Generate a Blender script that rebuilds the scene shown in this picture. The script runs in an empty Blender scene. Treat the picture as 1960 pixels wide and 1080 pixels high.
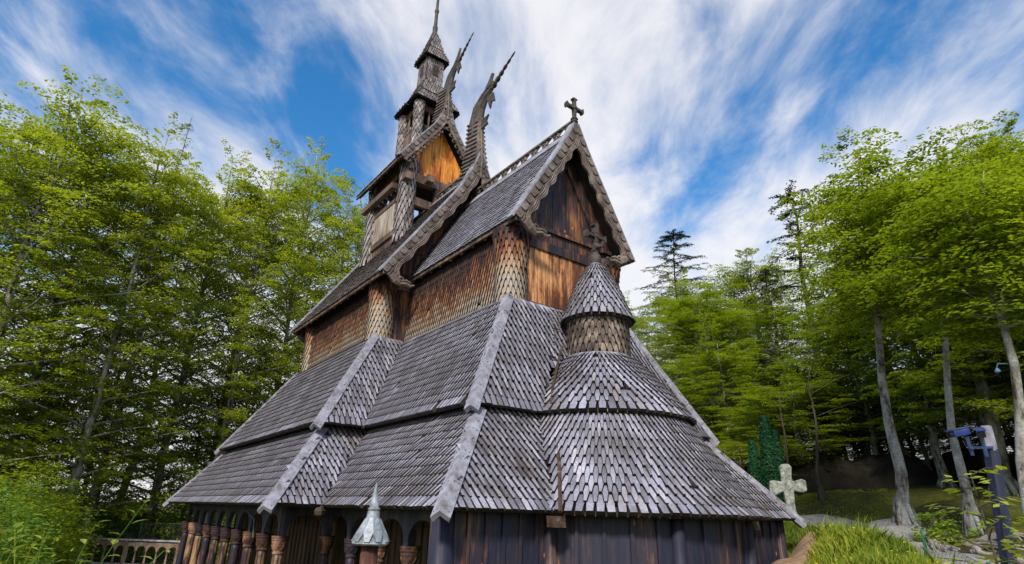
import bpy, math, random
import numpy as np
from mathutils import Vector as V, Matrix
R = math.radians
random.seed(7); rng = np.random.default_rng(7)
sc = bpy.context.scene
col = sc.collection

# ------------------------------------------------------------------ camera
F, YAW, PITCH, ROLL = 1108.542, R(143.742), R(21.745), R(-1.659)
CAM = V((17.596, -8.243, 0.011))
fwd = V((math.cos(YAW)*math.cos(PITCH), math.sin(YAW)*math.cos(PITCH), math.sin(PITCH)))
rgt = V((math.sin(YAW), -math.cos(YAW), 0)); upv = rgt.cross(fwd)
r2 = rgt*math.cos(ROLL) - upv*math.sin(ROLL); u2 = r2.cross(fwd)
cd = bpy.data.cameras.new('camera'); cam = bpy.data.objects.new('camera', cd); col.objects.link(cam)
cam.matrix_world = Matrix(((r2.x, u2.x, -fwd.x, CAM.x), (r2.y, u2.y, -fwd.y, CAM.y), (r2.z, u2.z, -fwd.z, CAM.z), (0, 0, 0, 1)))
cd.sensor_width = 36; cd.lens = 36*F/1960; cd.clip_start = .05; cd.clip_end = 4000
sc.camera = cam

# ------------------------------------------------------------------ world, sun, exposure
SUN_AZ, SUN_EL = R(310), R(38)          # direction towards the sun, measured from +X
w = bpy.data.worlds.new('World'); sc.world = w; w.use_nodes = True
nt = w.node_tree; N = nt.nodes; L = nt.links; N.clear()
def nd(t, **k):
    n = N.new(t)
    for a, b in k.items(): setattr(n, a, b)
    return n
out = nd('ShaderNodeOutputWorld'); bg = nd('ShaderNodeBackground'); bg.inputs[1].default_value = .1
sky = nd('ShaderNodeTexSky', sky_type='NISHITA'); sky.sun_disc = False
sky.sun_elevation = SUN_EL; sky.sun_rotation = math.pi/2 - SUN_AZ
sky.air_density = 1.2; sky.dust_density = .3; sky.ozone_density = 3
hs = nd('ShaderNodeHueSaturation'); hs.inputs['Saturation'].default_value = 1.35; hs.inputs['Value'].default_value = 1.3
L.new(sky.outputs[0], hs.inputs['Color'])
tc = nd('ShaderNodeTexCoord'); sep = nd('ShaderNodeSeparateXYZ'); L.new(tc.outputs['Generated'], sep.inputs[0])
def mth(op, a, b=None, c=None):
    n = nd('ShaderNodeMath', operation=op)
    for i, x in enumerate((a, b, c)):
        if x is None: continue
        if isinstance(x, (int, float)): n.inputs[i].default_value = x
        else: L.new(x, n.inputs[i])
    return n.outputs[0]
zz = mth('ADD', mth('MAXIMUM', sep.outputs[2], 0), .10)
px = mth('DIVIDE', sep.outputs[0], zz); py = mth('DIVIDE', sep.outputs[1], zz)
cb = nd('ShaderNodeCombineXYZ'); L.new(px, cb.inputs[0]); L.new(py, cb.inputs[1])
mp = nd('ShaderNodeMapping', vector_type='POINT'); mp.inputs['Rotation'].default_value = (0, 0, -(YAW - R(3)))
L.new(cb.outputs[0], mp.inputs[0])
def cloudnoise(sx, sy, scale, detail, rough, dist, off):
    m = nd('ShaderNodeMapping'); m.inputs['Scale'].default_value = (sx, sy, 1); m.inputs['Location'].default_value = off
    L.new(mp.outputs[0], m.inputs[0])
    n = nd('ShaderNodeTexNoise'); n.inputs['Scale'].default_value = scale; n.inputs['Detail'].default_value = detail
    n.inputs['Roughness'].default_value = rough; n.inputs['Distortion'].default_value = dist
    L.new(m.outputs[0], n.inputs['Vector']); return n.outputs[0]
c1 = cloudnoise(.36, 1.0, 1.1, 8, .52, .2, (3.1, 1.7, 0))
c2 = cloudnoise(1.0, 2.0, 2.2, 8, .60, .35, (9.3, 4.2, 0))
c3 = cloudnoise(1, 1, .45, 2, .5, 0, (0.4, 6.0, 0))
cs = mth('ADD', mth('ADD', mth('MULTIPLY', c1, .52), mth('MULTIPLY', c2, .40)), mth('MULTIPLY', c3, .22))
# low in the sky the veil thickens
low = mth('MULTIPLY', mth('SUBTRACT', 1, mth('MINIMUM', mth('MULTIPLY', sep.outputs[2], 1.55), 1)), .15)
cs = mth('ADD', cs, low)
sp2 = nd('ShaderNodeSeparateXYZ'); L.new(mp.outputs[0], sp2.inputs[0])
lat = mth('MINIMUM', mth('ABSOLUTE', mth('DIVIDE', sp2.outputs[1], mth('ADD', mth('ABSOLUTE', sp2.outputs[0]), .05))), 1.2)
cs = mth('ADD', cs, mth('SUBTRACT', .018, mth('MULTIPLY', lat, .10)))
ramp = nd('ShaderNodeValToRGB'); L.new(cs, ramp.inputs[0])
ramp.color_ramp.elements[0].position = .43; ramp.color_ramp.elements[0].color = (0, 0, 0, 1)
ramp.color_ramp.elements[1].position = .64; ramp.color_ramp.elements[1].color = (1, 1, 1, 1)
ramp.color_ramp.interpolation = 'EASE'
shade = nd('ShaderNodeMixRGB'); L.new(c2, shade.inputs[0])
shade.inputs[1].default_value = (5.3, 5.5, 6.1, 1); shade.inputs[2].default_value = (7.5, 7.2, 7.1, 1)
mx = nd('ShaderNodeMixRGB'); L.new(mth('MULTIPLY', ramp.outputs[0], .93), mx.inputs[0])
L.new(hs.outputs[0], mx.inputs[1]); L.new(shade.outputs[0], mx.inputs[2])
L.new(mx.outputs[0], bg.inputs[0]); L.new(bg.outputs[0], out.inputs[0])

sl = bpy.data.lights.new('sun', 'SUN'); sl.energy = 3.0; sl.angle = R(9); sl.color = (1, .92, .80)
so = bpy.data.objects.new('sun', sl); col.objects.link(so)
sd = V((math.cos(SUN_AZ)*math.cos(SUN_EL), math.sin(SUN_AZ)*math.cos(SUN_EL), math.sin(SUN_EL)))
so.rotation_euler = sd.to_track_quat('Z', 'Y').to_euler()
sc.view_settings.view_transform = 'Standard'; sc.view_settings.look = 'None'
sc.view_settings.exposure = 0.55; sc.view_settings.gamma = 1

# ------------------------------------------------------------------ materials
def mat(name, build, rough=.7, spec=.3):
    m = bpy.data.materials.new(name); m.use_nodes = True
    t = m.node_tree; b = t.nodes['Principled BSDF']
    b.inputs['Roughness'].default_value = rough; b.inputs['Specular IOR Level'].default_value = spec
    build(t, b); return m
def noise(t, scale, stretch=(1, 1, 1), detail=4, rough=.6, coord='Object', dist=0):
    c = t.nodes.new('ShaderNodeTexCoord'); m = t.nodes.new('ShaderNodeMapping'); m.inputs['Scale'].default_value = stretch
    n = t.nodes.new('ShaderNodeTexNoise'); n.inputs['Scale'].default_value = scale; n.inputs['Detail'].default_value = detail
    n.inputs['Roughness'].default_value = rough; n.inputs['Distortion'].default_value = dist
    src = t.nodes.new('ShaderNodeNewGeometry').outputs['Position'] if coord == 'World' else c.outputs[coord]
    t.links.new(src, m.inputs[0]); t.links.new(m.outputs[0], n.inputs['Vector']); return n.outputs[0]
def ramp_(t, src, stops):
    r = t.nodes.new('ShaderNodeValToRGB'); e = r.color_ramp.elements
    while len(e) < len(stops): e.new(.5)
    for i, (p, c) in enumerate(stops): e[i].position = p; e[i].color = (*c, 1)
    t.links.new(src, r.inputs[0]); return r.outputs[0]
def mix(t, fac, a, b, mode='MIX'):
    n = t.nodes.new('ShaderNodeMixRGB'); n.blend_type = mode
    for i, x in ((0, fac), (1, a), (2, b)):
        if isinstance(x, (int, float)): n.inputs[i].default_value = x
        elif isinstance(x, tuple): n.inputs[i].default_value = (*x, 1)
        else: t.links.new(x, n.inputs[i])
    return n.outputs[0]
def bump(t, b, src, strength=.4, dist=.02):
    n = t.nodes.new('ShaderNodeBump'); n.inputs['Strength'].default_value = strength; n.inputs['Distance'].default_value = dist
    t.links.new(src, n.inputs['Height']); t.links.new(n.outputs[0], b.inputs['Normal'])
def island(t):
    return t.nodes.new('ShaderNodeNewGeometry').outputs['Random Per Island']
def m_two(name, stops, scale=3, stretch=(1, 1, 1), isl=.35, fine=40, rough=.7, spec=.3, bs=.35, finestr=(1, 1, .12), coord='Object', stain=0):
    def bld(t, b):
        base = ramp_(t, noise(t, scale, stretch, 5, .65, coord), stops)
        fn = noise(t, fine, finestr, 4, .7, coord)
        f2 = ramp_(t, fn, [(.3, (.45, .45, .45)), (.7, (1.25, 1.22, 1.2))])
        c = mix(t, .75, base, f2, 'MULTIPLY')
        if stain:
            c = mix(t, ramp_(t, noise(t, 2.7, (1, 1, .5), 7, .72, coord, .4), [(.54, (0, 0, 0)), (.68, (stain,)*3)]), c, (.085, .065, .045))
            c = mix(t, ramp_(t, noise(t, 5.3, (1, 1, 1), 6, .75, coord), [(.62, (0, 0, 0)), (.70, (.5, .5, .5))]), c, (.10, .105, .045))
        if isl:
            c = mix(t, isl, c, ramp_(t, island(t), [(0, (.35, .33, .34)), (.35, (.8, .78, .76)), (.7, (1.05, 1.05, 1.1)), (1, (1.7, 1.6, 1.45))]), 'MULTIPLY')
        t.links.new(c, b.inputs['Base Color']); bump(t, b, fn, bs, .01)
    return mat(name, bld, rough, spec)
M = {}
M['roof'] = m_two('grey_weathered_shingle', [(.25, (.13, .115, .115)), (.48, (.25, .255, .32)), (.72, (.42, .43, .55))], 1.3, stain=.5, isl=.65, fine=34, finestr=(1, 1, 1), rough=.5, spec=.5)
M['roofold'] = m_two('old_brown_grey_shingle', [(.25, (.15, .12, .10)), (.5, (.28, .255, .25)), (.75, (.40, .385, .40))], 1.4, stain=.7, isl=.6, fine=34, finestr=(1, 1, 1), rough=.6)
M['deck'] = m_two('dark_roof_deck', [(.3, (.035, .028, .024)), (.7, (.075, .06, .05))], 2, isl=0)
M['edge'] = m_two('tar_and_shade_edge', [(.3, (.020, .015, .013)), (.7, (.055, .042, .036))], 5, isl=.5, fine=30, finestr=(1, 1, 1), bs=0)  # dark end grain, with the shade on shingle ends and sides painted in
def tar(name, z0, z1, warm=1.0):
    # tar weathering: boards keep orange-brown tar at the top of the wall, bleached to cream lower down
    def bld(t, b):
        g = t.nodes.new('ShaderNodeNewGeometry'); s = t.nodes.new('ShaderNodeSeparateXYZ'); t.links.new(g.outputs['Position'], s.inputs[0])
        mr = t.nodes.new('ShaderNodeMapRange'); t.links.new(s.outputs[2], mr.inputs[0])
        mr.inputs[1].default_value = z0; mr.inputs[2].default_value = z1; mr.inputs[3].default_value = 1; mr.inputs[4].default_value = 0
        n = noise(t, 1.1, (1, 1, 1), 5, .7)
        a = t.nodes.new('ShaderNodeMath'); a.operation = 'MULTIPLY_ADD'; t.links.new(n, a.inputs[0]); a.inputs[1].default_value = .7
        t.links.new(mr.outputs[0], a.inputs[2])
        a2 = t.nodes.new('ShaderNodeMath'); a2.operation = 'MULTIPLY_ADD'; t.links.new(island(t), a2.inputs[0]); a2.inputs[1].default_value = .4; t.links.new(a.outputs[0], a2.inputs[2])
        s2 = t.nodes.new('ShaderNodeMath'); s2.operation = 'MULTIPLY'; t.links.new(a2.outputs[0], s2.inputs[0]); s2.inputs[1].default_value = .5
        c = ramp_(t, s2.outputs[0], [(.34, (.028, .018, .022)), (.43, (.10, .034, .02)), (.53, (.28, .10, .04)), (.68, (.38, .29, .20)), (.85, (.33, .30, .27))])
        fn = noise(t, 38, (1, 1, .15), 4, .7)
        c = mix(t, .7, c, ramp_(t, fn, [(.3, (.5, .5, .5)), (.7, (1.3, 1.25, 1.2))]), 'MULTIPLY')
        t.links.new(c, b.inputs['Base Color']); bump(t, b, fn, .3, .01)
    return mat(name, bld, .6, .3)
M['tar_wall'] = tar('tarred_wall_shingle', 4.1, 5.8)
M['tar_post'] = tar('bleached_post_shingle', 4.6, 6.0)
M['tar_drum'] = m_two('drum_shingle', [(.36, (.04, .028, .026)), (.5, (.15, .115, .095)), (.66, (.34, .29, .25))], 3.0, isl=.7, fine=30)
M['tar_belfry'] = m_two('belfry_shingle', [(.3, (.06, .05, .05)), (.5, (.26, .24, .24)), (.72, (.42, .40, .39))], 2.5, isl=.75, fine=30)
def planks(name, dark, mid, hot, lo=.5, hi=.72, sc_=1.3, st=(1.6, 1.6, .45), knots=True, coord='Object'):
    def bld(t, b):
        n = noise(t, sc_, st, 6, .68, dist=.3, coord=coord)
        streak = noise(t, 16, (1, 1, .06), 5, .75)
        f = t.nodes.new('ShaderNodeMath'); f.operation = 'MULTIPLY_ADD'; t.links.new(streak, f.inputs[0]); f.inputs[1].default_value = .5; t.links.new(n, f.inputs[2])
        f2 = t.nodes.new('ShaderNodeMath'); f2.operation = 'MULTIPLY'; t.links.new(f.outputs[0], f2.inputs[0]); f2.inputs[1].default_value = .68
        c = ramp_(t, f2.outputs[0], [(max(.3, lo-.09), dark), (lo, mid), (hi, hot)])
        c = mix(t, .6, c, ramp_(t, streak, [(.35, (.55, .55, .55)), (.65, (1.3, 1.3, 1.3))]), 'MULTIPLY')
        if knots:
            vo = t.nodes.new('ShaderNodeTexVoronoi'); vo.inputs['Scale'].default_value = 2.1
            cc = t.nodes.new('ShaderNodeTexCoord'); mm = t.nodes.new('ShaderNodeMapping'); mm.inputs['Scale'].default_value = (1, 1, .7)
            t.links.new(cc.outputs['Object'], mm.inputs[0]); t.links.new(mm.outputs[0], vo.inputs['Vector'])
            kf = ramp_(t, vo.outputs['Distance'], [(.045, (1, 1, 1)), (.075, (0, 0, 0))])
            c = mix(t, kf, c, (.45, .17, .04))
        t.links.new(c, b.inputs['Base Color']); bump(t, b, streak, .4, .01)
    return mat(name, bld, .55, .35)
M['plank'] = planks('tarred_plank', (.022, .018, .030), (.05, .030, .030), (.42, .17, .06), .53, .70)
M['plank_low'] = planks('blue_black_tarred_plank', (.020, .022, .045), (.042, .032, .044), (.32, .14, .06), .570, .70, knots=True)
M['plank_hot'] = planks('orange_weathered_plank', (.05, .022, .022), (.42, .115, .02), (.88, .36, .055), .47, .57)
M['plank_glow'] = planks('dark_plank_with_orange_streaks', (.028, .018, .028), (.09, .034, .024), (.50, .18, .04), .50, .64)
M['plank_door'] = planks('bleached_orange_plank', (.03, .018, .028), (.17, .06, .025), (.74, .37, .16), .485, .60)
M['plank_pale'] = planks('pale_bleached_plank', (.10, .06, .045), (.33, .26, .20), (.50, .46, .41), .46, .58, knots=False)
M['plank_in'] = planks('brown_inner_plank', (.05, .035, .03), (.12, .08, .06), (.24, .15, .09), .5, .7, knots=False)
M['beam'] = planks('brown_beam', (.04, .028, .024), (.13, .08, .06), (.30, .20, .14), .5, .7, knots=False)
M['carved'] = m_two('carved_grey_brown_wood', [(.3, (.06, .048, .042)), (.5, (.16, .13, .115)), (.72, (.29, .25, .23))], 3, isl=.35, fine=24, finestr=(1, 1, 1), bs=.5)
M['carvedark'] = m_two('dark_carved_wood', [(.3, (.035, .03, .028)), (.7, (.13, .11, .10))], 4, isl=.2, fine=26, finestr=(1, 1, 1), bs=.6)
M['board'] = m_two('silver_grey_board', [(.32, (.16, .14, .13)), (.44, (.27, .27, .32)), (.64, (.38, .39, .47))], 4.5, (1, 1, 1), stain=.2, isl=.15, fine=22, finestr=(.4, .4, .4), rough=.55, spec=.4)
M['gutter'] = m_two('rusty_brown_gutter', [(.3, (.025, .018, .014)), (.6, (.09, .06, .035)), (.75, (.36, .30, .24))], 9, isl=0, fine=30, finestr=(1, 1, 1))
M['column'] = planks('dark_red_column', (.018, .018, .040), (.045, .024, .026), (.40, .25, .13), .505, .60, 1.1, (1, 1, .5), knots=False, coord='World')
M['capital'] = m_two('carved_red_brown_capital', [(.35, (.022, .018, .03)), (.52, (.07, .032, .026)), (.64, (.38, .22, .13))], 1.3, coord='World', isl=0, fine=30, finestr=(1, 1, 1))
M['arch'] = planks('blue_grey_arcade', (.035, .035, .06), (.075, .065, .10), (.20, .12, .09), .55, .75, knots=False)
M['metal'] = m_two('weathered_zinc', [(.35, (.15, .17, .18)), (.52, (.29, .33, .38)), (.7, (.44, .49, .56))], 7, isl=.2, fine=30, finestr=(1, 1, 1), rough=.45, spec=.6)
M['postwood'] = m_two('flaking_brown_post', [(.42, (.07, .028, .02)), (.56, (.15, .07, .05)), (.66, (.48, .42, .34))], 14, (1, 1, .2), isl=0, fine=30)
M['railwood'] = m_two('weathered_rail_wood', [(.3, (.10, .065, .045)), (.5, (.22, .16, .12)), (.7, (.38, .32, .27))], 3, isl=.2, fine=24)
M['stone'] = m_two('pale_lichen_stone', [(.36, (.13, .14, .12)), (.5, (.27, .30, .27)), (.64, (.46, .49, .45))], 7, isl=0, fine=22, finestr=(1, 1, 1), rough=.9)
M['stonegrey'] = m_two('grey_stone', [(.3, (.22, .21, .21)), (.7, (.46, .45, .44))], 5, (1, 1, 3), isl=.3, fine=20, finestr=(1, 1, 1), rough=.9)
M['bark'] = m_two('pale_beech_bark', [(.38, (.05, .04, .03)), (.45, (.22, .21, .18)), (.60, (.42, .43, .41)), (.72, (.16, .18, .09))], 3.4, (1.6, 1.6, .55), isl=0, fine=14, finestr=(1, 1, 2.2), rough=.85, bs=.6)
M['barkdark'] = m_two('dark_bark', [(.3, (.035, .03, .022)), (.7, (.13, .11, .085))], 3, (1, 1, .3), isl=0, fine=18, rough=.9, bs=.6)
M['root'] = m_two('bare_grey_root', [(.3, (.12, .10, .085)), (.7, (.38, .35, .31))], 5, isl=0, fine=20, rough=.9)
M['bluepost'] = planks('blue_black_post', (.010, .014, .034), (.022, .028, .056), (.07, .08, .12), .5, .75, knots=False)
M['camblue'] = m_two('blue_camera_housing', [(.3, (.015, .03, .13)), (.7, (.04, .07, .24))], 3, isl=0, fine=10, finestr=(1, 1, 1), rough=.35, spec=.6, bs=.05)
M['glass'] = m_two('dark_lens', [(.3, (.01, .01, .015)), (.7, (.02, .02, .03))], 3, isl=0, fine=10, rough=.1, spec=.8, bs=0)
M['greenmetal'] = m_two('green_fence_metal', [(.3, (.03, .14, .10)), (.7, (.06, .24, .18))], 6, isl=0, fine=20, rough=.5)
M['wire'] = m_two('grey_wire', [(.3, (.10, .12, .10)), (.7, (.20, .22, .20))], 6, isl=0, fine=20, rough=.5)
M['bluemetal'] = m_two('pale_blue_metal', [(.3, (.12, .28, .48)), (.7, (.22, .42, .65))], 5, isl=0, fine=20, rough=.4)
def leafmat(name, stops, trans=.45, tcol=(.42, .55, .04)):
    m = bpy.data.materials.new(name); m.use_nodes = True; t = m.node_tree; b = t.nodes['Principled BSDF']; o = t.nodes['Material Output']
    b.inputs['Roughness'].default_value = .5; b.inputs['Specular IOR Level'].default_value = .25
    oi = t.nodes.new('ShaderNodeObjectInfo')
    c = ramp_(t, island(t), stops)
    big = ramp_(t, noise(t, .55, (1, 1, 1), 3, .6), [(.36, (.40, .55, .50)), (.62, (1.4, 1.22, .85))])
    c = mix(t, .8, c, big, 'MULTIPLY')
    tint = ramp_(t, oi.outputs['Random'], [(0, (.75, .86, .9)), (.5, (1, 1, 1)), (1, (1.28, 1.08, .7))])
    c = mix(t, .7, c, tint, 'MULTIPLY')
    t.links.new(c, b.inputs['Base Color'])
    tr = t.nodes.new('ShaderNodeBsdfTranslucent'); t.links.new(mix(t, 1.0, mix(t, .5, c, tcol), (1.6, 1.6, 1.2), 'MULTIPLY'), tr.inputs[0])
    ms = t.nodes.new('ShaderNodeMixShader'); ms.inputs[0].default_value = trans
    t.links.new(b.outputs[0], ms.inputs[1]); t.links.new(tr.outputs[0], ms.inputs[2]); t.links.new(ms.outputs[0], o.inputs[0])
    return m
M['leaf'] = leafmat('beech_leaf', [(0, (.040, .095, .010)), (.5, (.125, .21, .014)), (1, (.27, .32, .016))], .5, (.32, .39, .014))
M['leafleft'] = leafmat('brightened_beech_leaf', [(0, (.055, .12, .016)), (.5, (.155, .235, .020)), (1, (.31, .34, .025))], .58, (.39, .43, .02))  # beech leaf in a lighter colour, standing in for light in the dim wood
M['needle'] = leafmat('conifer_needle', [(0, (.012, .028, .012)), (.6, (.030, .060, .020)), (1, (.055, .09, .028))], .15, (.05, .09, .02))
M['yew'] = leafmat('yew_needle', [(0, (.008, .050, .022)), (.6, (.018, .10, .040)), (1, (.035, .16, .06))], .15, (.03, .12, .04))
M['bush'] = leafmat('shrub_leaf', [(0, (.05, .13, .022)), (.5, (.13, .25, .04)), (1, (.34, .40, .06))], .45, (.32, .42, .04))
M['lime'] = leafmat('yellow_green_leaf', [(0, (.14, .22, .025)), (.5, (.28, .36, .04)), (1, (.48, .50, .08))], .35, (.40, .42, .04))
M['grass'] = leafmat('meadow_grass', [(0, (.10, .19, .02)), (.5, (.24, .33, .03)), (1, (.46, .46, .10))], .4, (.35, .38, .03))
M['flower'] = m_two('yellow_flower', [(.3, (.70, .50, .02)), (.7, (.85, .65, .05))], 3, isl=0, fine=10)
def ground_mat():
    def bld(t, b):
        n = noise(t, .35, (1, 1, 1), 6, .7); f = noise(t, 9, (1, 1, 1), 5, .75)
        c = ramp_(t, n, [(.36, (.045, .036, .022)), (.5, (.085, .095, .022)), (.66, (.15, .16, .025))])
        c = mix(t, .8, c, ramp_(t, f, [(.3, (.4, .4, .4)), (.7, (1.5, 1.4, 1.3))]), 'MULTIPLY')
        t.links.new(c, b.inputs['Base Color']); bump(t, b, f, .7, .06)
    return mat('forest_ground', bld, .95, .1)
M['ground'] = ground_mat()
M['dirt'] = m_two('bare_dirt_path', [(.3, (.20, .12, .07)), (.7, (.42, .29, .19))], 4, isl=0, fine=20, finestr=(1, 1, 1), rough=.95)
M['gravel'] = m_two('grey_gravel_path', [(.3, (.17, .165, .16)), (.7, (.36, .35, .35))], 5, isl=0, fine=45, finestr=(1, 1, 1), rough=.95, bs=.8)
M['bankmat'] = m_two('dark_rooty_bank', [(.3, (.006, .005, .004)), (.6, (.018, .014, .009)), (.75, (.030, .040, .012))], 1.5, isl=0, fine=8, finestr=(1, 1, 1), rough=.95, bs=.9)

# ------------------------------------------------------------------ mesh helpers
class MB:
    def __init__(s): s.v = []; s.f = []; s.m = []
    def add(s, vs, fs, mi=0):
        k = len(s.v); s.v += [tuple(x) for x in vs]; s.f += [tuple(k+i for i in f) for f in fs]; s.m += [mi]*len(fs)
    def prism(s, base, ext, mi=0, cap=True):       # base polygon extruded by a vector
        n = len(base); e = V(ext); vs = [V(b) for b in base] + [V(b)+e for b in base]
        fs = [(i, (i+1) % n, n+(i+1) % n, n+i) for i in range(n)]
        if cap: fs += [tuple(range(n))[::-1], tuple(range(n, 2*n))]
        s.add(vs, fs, mi)
    def box(s, a, b, mi=0):
        (x0, y0, z0), (x1, y1, z1) = a, b
        s.prism([(x0, y0, z0), (x1, y0, z0), (x1, y1, z0), (x0, y1, z0)], (0, 0, z1-z0), mi)
    def bar(s, a, b, w, h, up=(0, 0, 1), mi=0):
        a, b = V(a), V(b); d = (b-a).normalized(); side = d.cross(V(up)).normalized(); u = side.cross(d)
        s.prism([a-side*w/2-u*h/2, a+side*w/2-u*h/2, a+side*w/2+u*h/2, a-side*w/2+u*h/2], b-a, mi)
    def tube(s, pts, rad, n=8, mi=0, flat=1.0, up=None):
        pts = [V(p) for p in pts]
        if not hasattr(rad, '__len__'): rad = [rad]*len(pts)
        vs = []; prev = None
        for i, p in enumerate(pts):
            d = (pts[min(i+1, len(pts)-1)] - pts[max(i-1, 0)]).normalized()
            a = prev if prev is not None else (V(up) if up is not None else (V((0, 0, 1)) if abs(d.z) < .9 else V((1, 0, 0))))
            u = (a - d*a.dot(d)).normalized(); prev = u; w_ = d.cross(u)
            for j in range(n):
                t = 2*math.pi*j/n; vs.append(p + u*math.cos(t)*rad[i] + w_*math.sin(t)*rad[i]*flat)
        k = len(pts); fs = [(i*n+j, i*n+(j+1) % n, (i+1)*n+(j+1) % n, (i+1)*n+j) for i in range(k-1) for j in range(n)]
        fs += [tuple(range(n))[::-1], tuple(range((k-1)*n, k*n))]
        s.add(vs, fs, mi)
    def lathe(s, c, prof, n=16, mi=0):
        c = V(c); vs = []
        for r, z in prof:
            for j in range(n):
                t = 2*math.pi*j/n; vs.append(c+V((r*math.cos(t), r*math.sin(t), z)))
        k = len(prof); fs = [(i*n+j, i*n+(j+1) % n, (i+1)*n+(j+1) % n, (i+1)*n+j) for i in range(k-1) for j in range(n)]
        fs += [tuple(range(n))[::-1], tuple(range((k-1)*n, k*n))]
        s.add(vs, fs, mi)
    def build(s, name, mats, parent=None, smooth=False):
        if not isinstance(mats, (list, tuple)): mats = [mats]
        me = bpy.data.meshes.new(name); me.from_pydata(s.v, [], s.f)
        for x in mats: me.materials.append(x)
        if len(mats) > 1: me.polygons.foreach_set('material_index', s.m)
        if smooth: me.polygons.foreach_set('use_smooth', [True]*len(s.f))
        me.update(); o = bpy.data.objects.new(name, me); col.objects.link(o)
        if parent is not None: par(o, parent)
        return o
def wloc(o):
    p = V((0, 0, 0))
    while o is not None: p = p + o.location; o = o.parent
    return p
def par(o, p):      # meshes are written in world coordinates: cancel the parent's offset
    o.parent = p
    r = p
    while r.parent is not None: r = r.parent
    if p is r: o.location = -r.location
def tag(o, label=None, cat=None, group=None, kind=None):
    if label: o['label'] = label
    if cat: o['category'] = cat
    if group: o['group'] = group
    if kind: o['kind'] = kind
    return o
def empty(name, loc, label, cat, group=None):
    o = bpy.data.objects.new(name, None); col.objects.link(o); o.location = loc; o.empty_display_size = .3
    return tag(o, label, cat, group)
def place(o, loc, parent=None):
    o.location = V(loc)
    return o

def shingle(mb, o, u, v, n, w, L, th=.070, lift=.03, tip=.15, sh=.80, mi=0, rnd=.12, fill=.97):
    """one shingle: o = middle of its tip, u across, v up the slope, n outwards"""
    j = 1+random.uniform(-rnd, rnd)*.5; w = w*fill; rt = random.gauss(0, .022); u, v = u*math.cos(rt)+v*math.sin(rt), v*math.cos(rt)-u*math.sin(rt)
    if random.random() < .004: return
    a = w*tip*j; b = w*.49; sh_ = L*sh*j
    o = o + v*random.uniform(-.008, .008); lift = lift*random.uniform(.85, 1.2)
    def P(x, y, h): return o + u*x + v*y + n*h
    zt = lambda y: lift*(1-y/L)+.004
    T = [(a, 0), (a+(b-a)*.22, sh_*.38), (b, sh_), (b*.99, L)]; B = [(min(a+w*.13, b), 0), (min(a+(b-a)*.22+w*.16, b), sh_*.30), (b, sh_*.82)]
    tR = [P(x, y, zt(y)+th*(1-.5*y/L)) for x, y in T]; tL = [P(-x, y, zt(y)+th*(1-.5*y/L)) for x, y in T]
    bR = [P(x, y, zt(y)-.008) for x, y in B]; bL = [P(-x, y, zt(y)-.008) for x, y in B]
    mb.add(tR+tL[::-1], [tuple(range(8))], mi)
    mb.add(tR[:3]+bR+tL[:3]+bL, [(0, 3, 4, 1), (1, 4, 5, 2), (6, 7, 10, 9), (7, 8, 11, 10), (0, 6, 9, 3)], 2)

def panel(mb, BL, BR, TL, TR, w=.12, ex=.18, L=.40, mi=0, deck=1, **k):
    BL, BR, TL, TR = map(V, (BL, BR, TL, TR))
    u = (BR-BL).normalized(); n = u.cross(TL-BL).normalized(); v = n.cross(u)
    H = (TL-BL).dot(v); rows = int(H/ex+.3)
    for r in range(rows+1):
        y = r*ex
        if y > H-ex*.4: break
        t = min(1, (y+ex*.6)/H); l = (BL.lerp(TL, t)-BL).dot(u); rr = (BR.lerp(TR, t)-BL).dot(u)
        LL = min(L, H-y+.03); i = math.floor(l/w)-1
        while True:
            x = (i+.5*(r % 2))*w; i += 1
            if x > rr-w*.15: break
            if x < l+w*.15: continue
            if r == 0: shingle(mb, BL+u*x+v*y, u, v, n, w, LL, mi=mi, **{**k, 'tip': .36})
            else: shingle(mb, BL+u*x+v*y, u, v, n, w, LL, mi=mi, **k)
    if deck is not None:
        mb.prism([BL+v*.06, BR+v*.06, TR, TL], n*-.05, deck)
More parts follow.
